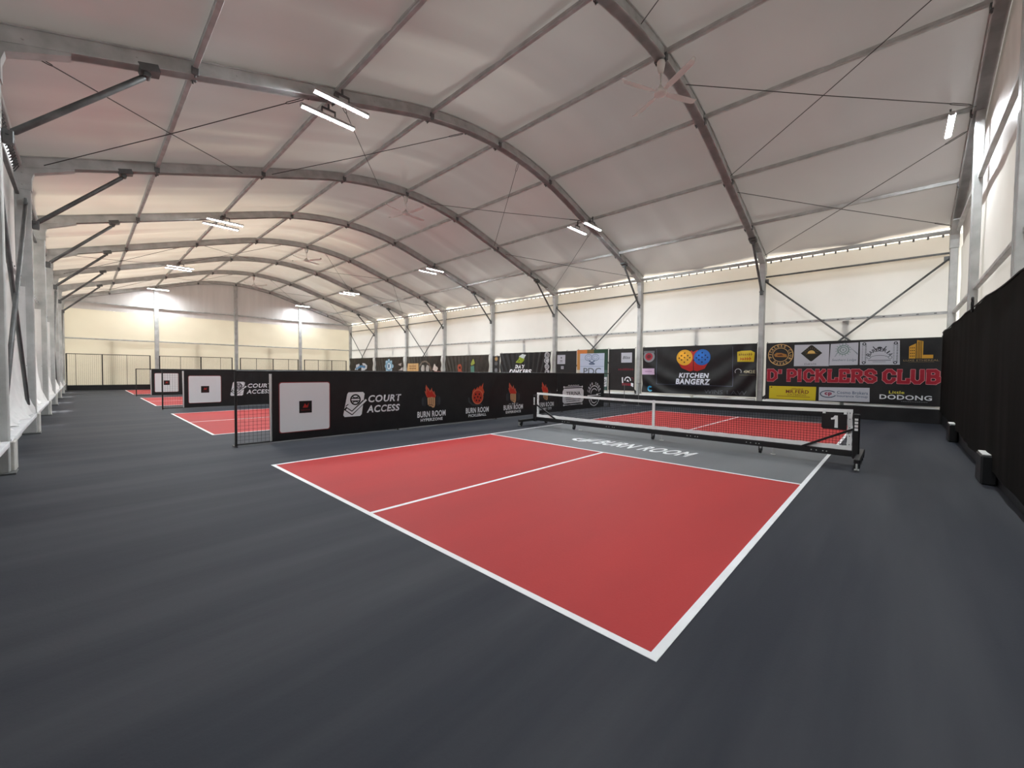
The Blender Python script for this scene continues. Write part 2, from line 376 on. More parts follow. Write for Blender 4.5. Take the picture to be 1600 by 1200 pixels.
# ------------------------------------------------------------------ arch frames
def sweep(mb, x, w0, ins, dep, ys, mi=0):
    """box section following the arch: from depth ins to depth ins+dep below the top line"""
    vs = []
    for y in ys:
        e_ = .05; dz = (arch(y+e_)-arch(y-e_))/(2*e_); l = math.hypot(1, dz); ny, nz_ = -dz/l, 1/l; z = arch(y)
        for (sx, t) in ((-1, ins), (1, ins), (1, ins+dep), (-1, ins+dep)): vs.append((x+sx*w0/2, y-ny*t, z-nz_*t))
    n = len(ys); fs = [(0, 1, 2, 3), tuple((n-1)*4+i for i in (3, 2, 1, 0))]
    for i in range(n-1):
        for k in range(4): fs.append((i*4+k, (i+1)*4+k, (i+1)*4+(k+1) % 4, i*4+(k+1) % 4))
    mb.add(vs, fs, mi)
ys = [YL+.01+(2*HW-.02)*i/72 for i in range(73)]
def make_frame(x, label, knees):
    t = thing('steel_arch_frame', label, 'arch frame', (x, YC, 0), 'steel arch frames of the hall')
    mb = MB(); sweep(mb, x, W, .0, D, ys); sweep(mb, x, W+.05, D-.03, .03, ys); sweep(mb, x, W+.05, 0, .02, ys)
    for i in range(6, 70, 5): mb.tube([(x+W/2, ys[i], arch(ys[i])-.13), (x+W/2+.012, ys[i], arch(ys[i])-.13)], .012, 6)
    mb.build('rafter', M['steel'], t)
    for y0, y1, sg in ((YL, YL+D, 1), (YR-D, YR, -1)):
        mb = MB().bbox((x-W/2, y0, .02), (x+W/2, y1, 5.78), .012)
        for g in (.25, .5, .75): mb.box((x+W/2, y0+D*g-.008, .1), (x+W/2+.004, y0+D*g+.008, 5.7))
        for z in (1.5, 3.3, 5.1): mb.tube([(x+W/2, (y0+y1)/2, z), (x+W/2+.02, (y0+y1)/2, z)], .014, 6)
        p = mb.build('post', M['steel'], t)
        MB().bbox((x-.16, y0-.06, .0), (x+.16, y1+.06, .025), .004).build('base_plate', M['steel_dark'], p)
        if knees and sg > 0:
            MB().grid(lambda u, v: (x+W/2+.007+.006*nz(u*3, v*6, x), y0-.01+.135*u, .46+2.75*v), 4, 30).grid(lambda u, v: (x+W/2+.006, y0-.01+.135*u, 3.21-.02*v), 1, 1).build('fabric_sleeve', M['skirt'], p, True)
        yo = YL if sg > 0 else YR                          # corner knuckle plate
        pts = [(yo+sg*.0, 5.3), (yo+sg*(D+.015), 5.3), (yo+sg*(D+.015), 5.55), (yo+sg*(D+.05), 5.68), (yo+sg*.9, 5.95), (yo+sg*.9, 6.18), (yo, 5.91)]
        mb = MB().prism(pts, 0, x-W/2-.012, x+W/2+.012)
        for (a, b) in ((.12, 5.4), (.12, 5.65), (.45, 5.93)): mb.tube([(x+W/2, yo+sg*a, b), (x+W/2+.03, yo+sg*a, b)], .016, 6)
        mb.build('corner_plate', M['steel'], t)
        if knees:
            a = Vector((x, yo+sg*(D+.05), 4.62)); b = Vector((x, yo+sg*1.73, 6.15)); d = (b-a).normalized()
            kb = MB().tube([a+d*.05, a+d*.08, b-d*.08, b-d*.05], [.03, .043, .043, .03], 14).build('knee_brace', M['steel_dark'], t, True)
            MB().bbox((x-.05, yo+sg*D, 4.5) if sg > 0 else (x-.05, yo-D-.11, 4.5), (x+.05, yo+sg*D+.11, 4.68) if sg > 0 else (x+.05, yo-D, 4.68), .01).tube([(x-.08, a.y, a.z), (x+.08, a.y, a.z)], .02, 8).build('lower_bracket', M['steel_dark'], kb)
            mb = MB().bar((x, b.y-sg*.10, b.z+.09-.031), (x, b.y+sg*.14, b.z+.09+.043), W+.06, .11).tube([(x-.07, b.y, b.z), (x+.07, b.y, b.z)], .045, 10)
            mb.build('upper_bracket', M['steel_dark'], kb)
    return t
for k in range(9):
    lab = ('steel arch frame against the near gable beside the black shade curtains' if k == 0 else
           'steel arch frame against the cream far gable wall' if k == 8 else
           'steel arch frame with knee braces, %s one in from the black curtain end' % nth(k-1))
    make_frame(X[k], lab, 0 < k < 8)

# gable posts and rails
def gable_set(x, sg, lab):
    for j, off in enumerate((-4.86, 0, 4.86)):
        y = YC+off; pl = ('left', 'middle', 'right')[j] if sg > 0 else ('nearer', 'middle', 'farther')[j]
        t = thing('gable_post', 'tall grey post, %s of three on the %s' % (pl, lab), 'post', (x, y, 0), 'gable posts')
        mb = MB().bbox((x-.07, y-.12, .0), (x+.07, y+.12, arch(y)-.22), .01)
        for g in (-.04, .04): mb.box((x-sg*.0+(.07 if sg > 0 else -.074), y+g-.006, .1), (x+(.074 if sg > 0 else -.07), y+g+.006, 5))
        mb.build('shaft', M['steel'], t); MB().bbox((x-.16, y-.2, 0), (x+.16, y+.2, .02), .004).build('base_plate', M['steel_dark'], t)
    cuts = [YL+D, YC-4.86, YC, YC+4.86, YR-D]
    for i in range(4):
        for z, h, nm in ((5.80, .10, 'eave-height'), (3.39, .08, 'lower')):
            y0, y1 = cuts[i]+(.12 if i else 0), cuts[i+1]-(.12 if i < 3 else 0)
            o = MB().bbox((x-.04+sg*-.03, y0, z-h/2), (x+.04+sg*-.03, y1, z+h/2), .008).build('gable_rail', M['steel'], None, False, (x, y0, z))
            tag(o, '%s grey rail, %s bay from the %s, on the %s' % (nm, nth(i), 'left' if sg > 0 else 'camera end', lab), 'rail', 'gable rails')
gable_set(-38.02, 1, 'cream far gable')
gable_set(2.0, -1, 'near gable above the curtains')

# ------------------------------------------------------------------ purlins, eave beams, wall rails, braces per bay
for k in range(8):
    a, b = X[k]-W/2, X[k+1]+W/2; xm = (a+b)/2; bay = '%s bay from the curtains' % nth(k)
    for j, off in enumerate(PUR):
        y = YC+off; z = arch(y)-.10
        t = thing('roof_purlin', ('grey ridge purlin, %s' % bay) if j == 3 else 'grey roof purlin, %s row above the %s, %s' % (nth(min(j, 6-j)), 'left wall' if j < 3 else 'banner wall', bay), 'purlin', (xm, y, z), 'roof purlins')
        MB().bbox((b, y-.04, z-.05), (a, y+.04, z+.05), .008).box((b, y-.046, z-.012), (a, y+.046, z+.012)).build('bar', M['steel'], t)
        for xe in (a, b):
            s_ = -1 if xe == a else 1
            MB().bbox((min(xe, xe+s_*.05), y-.05, z-.16), (max(xe, xe+s_*.05), y+.05, z-.03), .006).tube([(xe+s_*.02, y, z-.2), (xe+s_*.02, y, z-.12)], .014, 6).build('end_bracket', M['steel_dark'], t)
    for sg, yo, nm in ((1, YL, 'left wall'), (-1, YR, 'banner wall')):
        y = yo+sg*.07
        t = thing('eave_beam', 'grey laced eave beam on top of the %s, %s' % (nm, bay), 'beam', (xm, y, 5.80), 'eave beams')
        MB().bbox((b, y-.05, 5.78), (a, y+.05, 5.89), .01).build('bar', M['steel'], t)
        mb = MB()
        for i in range(15):
            xx = b+.15+(a-b-.3)*i/14; mb.bbox((xx-.025, y-sg*.06, 5.70), (xx+.025, y-sg*.02, 5.79), .01)
        if sg > 0:
            for i in range(30): xx = b+.1+(a-b-.2)*i/29; mb.tube([(xx, y-.05, 5.60), (xx+.05, y+.02, 5.72), (xx+.1, y-.05, 5.78)], .012, 6)
        mb.build('lacing', M['steel_dark'], t)
        for z, mt, hh, rn in ((5.2, 'steel_dark', .055, 'upper'), (3.40, 'alu', .085, 'lower')):
            yy = yo+sg*.05
            t2 = thing('wall_rail', '%s horizontal rail of the %s, %s' % (rn, nm, bay), 'rail', (xm, yy, z), 'side wall rails')
            MB().bbox((b, yy-.03, z-hh/2), (a, yy+.03, z+hh/2), .006).build('bar', M[mt], t2)
            if rn == 'lower':
                mb = MB()
                for i in range(12): xx = b+.25+(a-b-.5)*i/11; mb.bbox((xx-.03, yy+sg*.028, z-.015), (xx+.03, yy+sg*.04, z+.015), .004)
                mb.build('bolt_row', M['steel_dark'], t2)
        if k in (0, 2, 5, 7):
            for q in range(2):
                xa, xb = (a, b) if q == 0 else (b, a); yy = yo+sg*(.13 if q == 0 else .165)
                t3 = thing('wall_brace', 'steel wall brace falling towards the %s, %s, %s' % ('far end' if q == 0 else 'near end', nm, bay), 'brace', (xm, yy, 2.7), 'crossed wall braces')
                MB().tube([(xa, yy, 5.02), (xb, yy, .54)], .032, 10).build('tube', M['steel_dark'], t3, True)
                for p_ in ((xa, yy, 5.02), (xb, yy, .54)):
                    mb = MB(); s_ = 1 if p_[0] == b else -1; mb.bbox((p_[0]-.0 if s_ > 0 else p_[0]-.12, yy-.02, p_[2]-.07), (p_[0]+.12 if s_ > 0 else p_[0], yy+.02, p_[2]+.07), .006)
                    mb.build('end_plate', M['steel_dark'], t3)
    if k in (0, 2, 5, 7):                     # crossed roof cables
        for si, (ya, yb) in enumerate(((-2.5, 1.3), (2.0, 5.5), (7.7, 11.3), (12.0, 15.75))):
            nm = ('lowest left pair', 'upper left pair', 'upper right pair', 'lowest right pair')[si]
            for q in range(2):
                p = Vector((a, ya if q == 0 else yb, 0)); r = Vector((b, yb if q == 0 else ya, 0))
                p.z = arch(p.y)-.2; r.z = arch(r.y)-.2; p.z -= .02*q; mid = (p+r)/2-Vector((0, 0, .05)); d = (r-p).normalized()
                if si in (1, 2): mid.z = max(mid.z, (arch(p.y)+arch(r.y))/2-.2)
                t = thing('bracing_cable', 'thin roof cable rising towards the %s, %s, %s' % (('far end' if (q == 0) == (si < 2) else 'near end'), nm, bay), 'cable', p, 'crossed roof cables')
                MB().tube([p+d*.5, p.lerp(r, .5)-Vector((0, 0, .02)), r-d*.05], .009, 6).build('wire', M['wire'], t)
                q1, q2 = p+d*.06, p+d*.5; sd = Vector((0, 0, 1)).cross(d).normalized()*.025
                MB().tube([q1, q1+d*.06+sd, q2-d*.06+sd, q2], .008, 6).tube([q1, q1+d*.06-sd, q2-d*.06-sd, q2], .008, 6).bbox(p-Vector((.03, .03, .03)), p+Vector((.03, .03, .03))).build('turnbuckle', M['wire'], t)

# ------------------------------------------------------------------ lamps and ceiling fans
def make_lamp(x, y, z, label):
    t = thing('batten_lamp', label, 'lamp', (x, y, z), 'LED batten lamps')
    y0, y1 = y-.57, y+.57
    mb = MB().bbox((x-.058, y0, z+.0), (x+.058, y1, z+.035), .006).box((x-.058, y0, z-.026), (x-.052, y1, z+.002)).box((x+.052, y0, z-.026), (x+.058, y1, z+.002))
    mb.build('housing', M['led_house'], t)
    pts = [(x+.04*math.cos(a)+0, z+.0-.024*math.sin(a)) for a in [math.pi*i/8 for i in range(9)]]
    MB().prism(pts, 1, y0+.015, y1-.015).build('diffuser', M['led'], t)
    for ye in (y0, y1): MB().bbox((x-.047, ye-.012, z-.045), (x+.047, ye+.014, z+.045), .008).build('end_cap', M['led_house'], t)
    zt = arch(y)-.12
    mb = MB().bar((x-.0, y-.14, z+.04), (x, y-.14, z+.16), .03, .012).bar((x, y+.14, z+.04), (x, y+.14, z+.16), .03, .012).bar((x, y-.15, z+.16), (x, y+.15, z+.16), .04, .03).bar((x, y, z+.15), (x, y, zt), .035, .035)
    mb.build('bracket', M['steel_dark'], t)
    return t
LY = (YC-4.84, YC+4.72)
for k in (2, 4, 6):
    for j, y in enumerate(LY):
        for dx, nm in ((.34, 'nearer'), (-.34, 'farther')):
            make_lamp(X[k]+dx, y, 7.0, 'lit batten lamp, %s of the pair at the %s arch frame, %s slope' % (nm, nth(k), ('left', 'right')[j]))
for j, y in enumerate(LY):
    make_lamp(1.54, y+(-.05 if j else 0), 7.02, 'lit batten lamp by the near gable above the %s' % ('left end of the curtain', 'right corner beside the banner wall')[j])
    make_lamp(-37.0, y, 7.02, 'lit batten lamp close to the far gable on the %s side of the roof' % ('left', 'right')[j])
fl = Print
def make_fan(x, rot, label):
    y = YC; zt = arch(y)-D-.03
    t = thing('ceiling_fan', label, 'fan', (x, y, zt), 'white ceiling fans')
    MB().lathe((x, y, zt), [(.035, -.24), (.06, -.2), (.085, -.05), (.09, 0), (.05, .05)], 20).build('canopy', M['white_plastic'], t, True)
    MB().tube([(x, y, zt-.2), (x, y, zt-.55)], .016, 10).build('downrod', M['white_plastic'], t, True)
    MB().lathe((x, y, zt-.68), [(.03, -.015), (.10, -.01), (.13, .01), (.135, .06), (.10, .10), (.05, .13), (.03, .19)], 24).build('motor', M['white_plastic'], t, True)
    for i in range(4):
        a = rot+i*math.pi/2; ca, sa = math.cos(a), math.sin(a)
        P = lambda r, s_, z: (x+ca*r-sa*s_, y+sa*r+ca*s_, zt-.64+z)
        vs = []
        for (r, wd, dz) in ((.10, .03, 0), (.22, .04, 0), (.26, .06, 0), (.6, .066, .004), (.86, .06, .01), (.93, .045, .03), (.96, .03, .07)):
            for (s_, q) in ((-wd, .012), (wd, -.012)):
                vs += [P(r, s_, dz+q), P(r, s_, dz+q+.008)]
        fs = []
        for n in range(6):
            o = n*4
            fs += [(o, o+2, o+6, o+4), (o+1, o+5, o+7, o+3), (o, o+4, o+5, o+1), (o+2, o+3, o+7, o+6)]
        fs += [(0, 1, 3, 2), (24, 26, 27, 25)]
        MB().add(vs, fs).build('blade', M['white_plastic'], t)
    return t
for k, rot, nm in ((1, 63, 'nearest fan, above the red court'), (3, 9, 'second fan from the near gable'), (5, 28, 'third fan from the near gable'), (7, 40, 'last fan before the far gable')):
    make_fan(X[k], math.radians(rot), 'white four-bladed ceiling fan hanging from the ridge, '+nm)

# ------------------------------------------------------------------ left wall: blocks, deck, draped skirts
for k in range(9):
    x = X[k]
    o = MB().bbox((x-.42, YL-.15, 0), (x-.04 if k else x+.1, YL+.28, .43), .012).build('concrete_block', M['concrete'], None, False, (x, YL, 0))
    tag(o, 'pale concrete block at the foot of the %s left post from the curtains' % nth(k), 'block', 'concrete blocks along the left wall')
    if k < 8:
        a, b = x-.12, X[k+1]+.12
        t = thing('base_deck', 'white deck plank low along the left wall, %s bay from the curtains' % nth(k), 'deck', ((a+b)/2, YL, .43), 'deck planks along the left wall')
        MB().bbox((b, YL-.1, .435), (a, YL+.25, .455), .004).build('plank', M['white_paint'], t)
        MB().bbox((b, YL+.235, .385), (a, YL+.25, .435), .004).build('front_lip', M['white_paint'], t)
        def sk(u, v, b=b, a=a, k=k):
            xx = b+(a-b)*u; pk = math.exp(-(u*5/1.2)**2); h = .45+.6*abs(nz(xx*.55, 3, k))+1.25*pk; e_ = min(1, 6*(1-u))
            q = .05*nz(xx*5, v*2.5, k)+.035*math.sin(xx*13+4*nz(xx, v, k))*v+.03*nz(xx*9, v*6, k)
            z = .462+h*(1-v)**1.2+.03*max(0, nz(xx*7, v*9, k))*v; out = .02+(.16+.10*pk)*v**1.8*(.75+.6*nz(xx*1.7, 1.0, k*2.0))+q*(.3+v)
            return (xx, YL-.03+min(.262, max(.0, out*(.4+.6*e_))), z)
        o = MB().grid(sk, 110, 18).build('draped_skirt', M['skirt'], None, True, ((a+b)/2, YL, .46))
        tag(o, 'loose white fabric skirt on the left deck plank, %s bay from the curtains' % nth(k), 'fabric', 'fabric skirts along the left wall')
        # shade cloth below the deck; it stops short of the block, so sunlight comes in there
        o = MB().box((b-.1, YL+.02, .0), (a-1.5, YL+.03, .43)).box((a-1.5, YL+.02, .27), (a-.1, YL+.03, .43)).box((a-1.5, YL+.02, 0), (a-.1, YL+.03, .07)).box((a-1.1, YL+.02, .05), (a-.95, YL+.03, .3)).box((a-.6, YL+.02, .05), (a-.1, YL+.03, .3)).box((a-1.5, YL+.02, .15), (a-.1, YL+.03, .18)).build('under_deck_cloth', M['left_mem'], None, False, ((a+b)/2, YL, 0))
        tag(o, 'grey cloth under the left deck plank, %s bay from the curtains' % nth(k), 'cloth', 'cloths under the left deck')

# ------------------------------------------------------------------ courts
CW, CL = 6.096, 13.411
def make_court(xr, label):
    t = thing('pickleball_court', label, 'court', (xr-CW/2, CL/2, 0), 'painted pickleball courts')
    l = .051; xl = xr-CW; k0, k1 = CL/2-2.134, CL/2+2.134; xm = (xl+xr)/2
    for y0, y1 in ((l, k0), (k1, CL-l)):
        for xa, xb in ((xl+l, xm-l/2), (xm+l/2, xr-l)):
            MB().box((xa, y0, 0.0005), (xb, y1, .002)).build('service_box', M['red'], t)
    MB().box((xl+l, k0+l, .0005), (xr-l, k1-l, .002)).build('kitchen_zone', M['kitchen'], t)
    for (xa, xb, y0, y1) in ((xl, xr, 0, l), (xl, xr, CL-l, CL), (xl, xl+l, l, CL-l), (xr-l, xr, l, CL-l), (xl+l, xr-l, k0, k0+l), (xl+l, xr-l, k1-l, k1), (xm-l/2, xm+l/2, l, k0), (xm-l/2, xm+l/2, k1, CL-l)):
        MB().box((xa, y0, .0005), (xb, y1, .003)).build('court_line', M['line'], t)
    p = Print(); c = M['line']; fx = xl+1.75
    p.text('BURN', fx+.62, 5.28, fx+1.50, 5.80, c, bold=.025, shear=.25); p.text('ROOM', fx+1.60, 5.28, fx+2.58, 5.80, c, bold=.025, shear=.25)
    p.poly([(fx+.02, 5.5), (fx+.1, 5.62), (fx+.26, 5.66), (fx+.18, 5.56), (fx+.1, 5.48), (fx+.2, 5.36), (fx+.34, 5.30), (fx+.16, 5.30), (fx+.05, 5.38)], c)
    for i in range(4): a = fx+.28+.07*i; p.poly([(a-.06, 5.40), (a-.01, 5.40), (a+.10, 5.72), (a+.05, 5.74)], c)
    p.poly([(fx+.28, 5.70), (fx+.64, 5.84), (fx+.50, 5.72), (fx+.66, 5.80), (fx+.52, 5.66), (fx+.60, 5.68), (fx+.46, 5.54)], c)
    p.poly([(fx+.3, 5.26), (fx+.44, 5.36), (fx+.4, 5.39), (fx+.24, 5.34)], c)
    p.build('kitchen_lettering', lambda x, y, z: (x, y, .0032), t)
    return t
make_court(0, 'red pickleball court with grey kitchen and white lines, nearest the camera')
make_court(-10.15, 'red court just behind the first black divider')
make_court(-20.2, 'red court between the second and third black dividers')
make_court(-30.2, 'red court by the far gable, behind the third black divider')

# ------------------------------------------------------------------ net of the near court
NY = CL/2; NX0, NX1 = -6.46, .385
t = thing('pickleball_net', 'rolling pickleball net with black steel frame and white tapes across the near court', 'net', ((NX0+NX1)/2, NY, 0))
def ztop(x): u = (x+CW/2)/(CW/2+.3); return .862+.04*u*u
mb = MB(); nx = 150
for i in range(nx+1):
    x = NX0+.08+(NX1-NX0-.16)*i/nx; mb.bar((x, NY, .25), (x, NY, ztop(x)-.03), .0042, .0042)
for j in range(14):
    pts = [NX0+.08+(NX1-NX0-.16)*i/8 for i in range(9)]
    for a, b in zip(pts, pts[1:]): mb.bar((a, NY, .27+(ztop(a)-.31)*j/13), (b, NY, .27+(ztop(b)-.31)*j/13), .0042, .0042)
mb.build('netting', M['black_net'], t)
def tape(x0, x1, za, zb, n=24, wav=0):
    mb = MB()
    def f(s): return lambda u, v: (x0+(x1-x0)*u, NY+s+wav*nz(u*30, v*3, s), za(x0+(x1-x0)*u)*(1-v)+zb(x0+(x1-x0)*u)*v)
    mb.grid(f(-.009), n, 2); mb.grid(f(.009), n, 2)
    mb.grid(lambda u, v: (x0+(x1-x0)*u, NY-.009+.018*v, zb(x0+(x1-x0)*u)), n, 1); return mb
tape(NX0+.06, NX1-.05, lambda x: ztop(x)-.055, lambda x: ztop(x)).build('top_tape', M['white_tape'], t)
tape(NX0+.06, NX1-.05, lambda x: .228+.004*nz(x*9, 0, 0), lambda x: .300+.014*nz(x*7, 1, 0), 160).build('bottom_tape', M['white_tape'], t)
for xx in (NX0+.10, NX1-.085):
    mb = MB(); mb.grid(lambda u, v: (xx-.03+.06*u+.008*nz(v*9, u, xx), NY-.012+.004*nz(v*9, 0, 0), .24+(.64)*v), 2, 20)
    mb.grid(lambda u, v: (xx-.03+.06*u+.008*nz(v*9, u, xx), NY+.010, .24+(.64)*v), 2, 20)
    for z in (.32, .46, .60, .74, .84): mb.tube([(xx, NY-.018, z), (xx, NY-.010, z)], .008, 8, 1)
    mb.build('side_tape', [M['white_tape'], M['steel_dark']], t)
MB().bbox((-CW/2-.028, NY-.016, .215), (-CW/2+.028, NY+.016, .868), .006).build('center_strap', M['white_tape'], t)
MB().bbox((NX0, NY-.035, .125), (NX1, NY+.035, .225), .012).build('base_beam', M['black'], t)
mb = MB()
for x in (-5.5, -4.2, -2.3, -1.2, -.2):
    for d in (0, .07, .16, .21): mb.tube([(x+d, NY-.035, .175), (x+d, NY-.040, .175)], .010, 8)
mb.build('bolt_row', M['steel'], t)
for s, x in ((-1, NX0), (1, NX1)):
    p = MB().bbox((x-.045, NY-.05, .10), (x+.045, NY+.05, .83), .012).build('post', M['black'], t)
    mb = MB()
    for (z0, z1) in ((.56, .60), (.615, .655), (.67, .71), (.725, .76)): mb.bbox((x-.022, NY-.053, z0), (x+.022, NY-.0495, z1), .001)
    mb.build('white_marking', M['white_tape'], p)
    MB().bar((x, NY-.02, .60), (x-s*.72, NY-.02, .215), .035, .035).build('diagonal_brace', M['black'], t)
    f = MB().bbox((x+s*.05-.04, NY-.62, .115), (x+s*.05+.04, NY+.62, .185), .01).build('foot_beam', M['black'], t)
    for yy in (NY-.55, NY+.55):
        MB().tube([(x+s*.05-.022, yy, .05), (x+s*.05+.022, yy, .05)], .05, 18).bbox((x+s*.05-.036, yy-.02, .045), (x+s*.05-.026, yy+.05, .12), .003).bbox((x+s*.05+.026, yy-.02, .045), (x+s*.05+.036, yy+.05, .12), .003).build('caster', M['black'], f)
    MB().tube([(x+s*.05-.03, NY-.60, .02), (x+s*.05+.03, NY-.60, .02)], .018, 10).bbox((x+s*.05-.012, NY-.63, .02), (x+s*.05+.012, NY-.56, .12), .004).build('brake_pedal', M['steel'], f)
for x in (-5.15, -3.05, -.97):
    MB().tube([(x-.02, NY-.01, .045), (x+.02, NY-.01, .045)], .045, 18).bbox((x-.03, NY-.03, .05), (x-.022, NY+.03, .13), .003).bbox((x+.022, NY-.03, .05), (x+.03, NY+.03, .13), .003).build('center_caster', M['black'], t)
    MB().tube([(x+.2, NY-.02, .13), (x+.2, NY-.02, .012)], .006, 8).bbox((x+.16, NY-.06, 0), (x+.24, NY+.02, .012), .004).build('stabiliser_foot', M['steel'], t)
t = thing('court_number_sign', 'square black sign with a white number hanging on the near net beside its right post', 'sign', (.10, NY-.035, .68))
MB().prism([(-.065+.02, .555), (.255, .555), (.265, .57), (.265, .815), (-.055, .815), (-.07, .80), (-.07, .58)], 1, NY-.045, NY-.028).build('panel', M['black'], t)
Print().poly([(.105, .585), (.150, .585), (.145, .79), (.105, .79), (.085, .755), (.055, .745), (.058, .715), (.108, .725)], M['white_tape']).build('numeral', lambda x, y, z: (x, NY-.0465, y), t)
MB().bbox((-.06, NY-.03, .80), (-.02, NY-.012, .875), .003).bbox((.22, NY-.03, .80), (.26, NY-.012, .875), .003).build('tie', M['white_tape'], t)

# ------------------------------------------------------------------ court dividers: netted frame + printed banners
DX = -8.14
def divider():
    t = thing('court_divider', 'black netted divider frame between the near court and the second court', 'divider', (DX, 6.8, 0), 'court divider frames')
    py = [0, 3.41, 6.82, 10.23, 13.64]
    for y in py:
        MB().tube([(DX, y, 0.0), (DX, y, 1.445)], .022, 10).build('post', M['black'], t)
        MB().bbox((DX-.22, y-.02, 0), (DX+.05, y+.02, .014), .004).build('foot', M['black'], t)
    MB().tube([(DX, 0, 1.43), (DX, 13.64, 1.43)], .017, 10).build('top_rail', M['black'], t)
    MB().tube([(DX, 0, .045), (DX, 13.64, .045)], .017, 10).build('bottom_rail', M['black'], t)
    mb = MB()
    for i in range(1, 195): mb.bar((DX, i*.07, .05), (DX, i*.07, 1.43), .0035, .0035)
    for j in range(1, 20): mb.bar((DX, 0, .05+.069*j), (DX, 13.64, .05+.069*j), .0035, .0035)
    mb.build('netting', M['black_net'], t)
    return t
def wrink(y, z):
    q = .012*nz(y*.7, z*.9, 3)
    for (y0, z0, y1, z1) in ((3.25, 1.35, 2.75, .15), (6.75, 1.4, 6.35, .6), (3.3, 1.1, 3.5, .25), (10.0, 1.3, 9.95, .1)):
        t = ((y-y0)*(y1-y0)+(z-z0)*(z1-z0))/((y1-y0)**2+(z1-z0)**2)
        if -.05 < t < 1.05:
            d = (y-y0-(y1-y0)*t)*(z1-z0)-(z-z0-(z1-z0)*t)*(y1-y0); d = abs(d)/math.hypot(y1-y0, z1-z0)
            q += .02*math.exp(-(d/.03)**2)*max(0, math.sin(math.pi*min(1, max(0, t))))
    return q
def dmap(y, z, ly): return (DX+.036+wrink(y, z)+.004+.0016*ly, y, z)
WH, GR = (238, 240, 244), (46, 48, 54)
def fist(p, x, y, h, dumb=True, ly=0):
    """burning fist mark, h = overall height, x,y = centre of its foot"""
    S = lambda pts: [(x+a*h, y+b*h) for a, b in pts]
    if dumb:
        for s_ in (-1, 1):
            p.disc(x+s_*.34*h, y+.30*h, .10*h, GR, ly, .23*h); p.disc(x+s_*.43*h, y+.29*h, .055*h, (58, 60, 66), ly+.2, .18*h)
    p.poly(S([(-.22, .46), (-.30, .62), (-.34, .74), (-.27, .70), (-.30, .86), (-.27, 1.0), (-.20, .90), (-.10, .80), (-.08, .72), (-.02, .80), (.03, .88), (.05, .76), (.12, .66), (.16, .74), (.18, .62), (.24, .52), (.20, .42)]), (196, 92, 70), ly)
    p.poly(S([(-.20, .46), (-.26, .64), (-.22, .68), (-.22, .84), (-.14, .74), (-.04, .66), (.02, .74), (.06, .66), (.12, .58), (.20, .50), (.18, .43)]), (196, 46, 30), ly+.5)
    p.poly(S([(-.20, .44), (-.18, .16), (-.12, .09), (.0, .06), (.08, .0), (.16, .02), (.20, .12), (.20, .43), (0, .47)]), (205, 160, 118), ly+.5)
    for a in (-.10, .0, .10): p.line(S([(a, .42), (a, .16)]), .022*h, (60, 34, 24), ly+1)
    p.line(S([(-.14, .13), (.02, .13), (.10, .10)]), .025*h, (60, 34, 24), ly+1)
def court_access(p, y0, c=WH):
    S = lambda pts: [(y0+a, b) for a, b in pts]
    p.poly(S([(.06, .93), (.09, .97), (.43, .97), (.47, .93), (.40, .46), (.36, .42), (.0, .42), (-.03, .46)]), c)
    k = (10, 10, 12)
    p.ring(y0+.25, .80, .125, .03, k, 1); p.line(S([(.14, .83), (.36, .83)]), .022, k, 1); p.line(S([(.14, .77), (.36, .77)]), .022, k, 1)
    p.ring(y0+.25, .93, .10, .022, k, 1, a0=215, a1=325, n=8); p.ring(y0+.25, .67, .10, .022, k, 1, a0=35, a1=145, n=8)
    p.line(S([(.03, .60), (.17, .50), (.44, .74)]), .085, k, 1); p.line(S([(.05, .585), (.17, .50), (.50, .78)]), .045, c, 2)
    p.line(S([(.03, .66), (.08, .70)]), .02, k, 1)
    p.text('COURT', y0+.56, .72, y0+1.43, .89, c, bold=.03, shear=.18); p.text('ACCESS', y0+.52, .48, y0+1.38, .65, c, bold=.03, shear=.18)
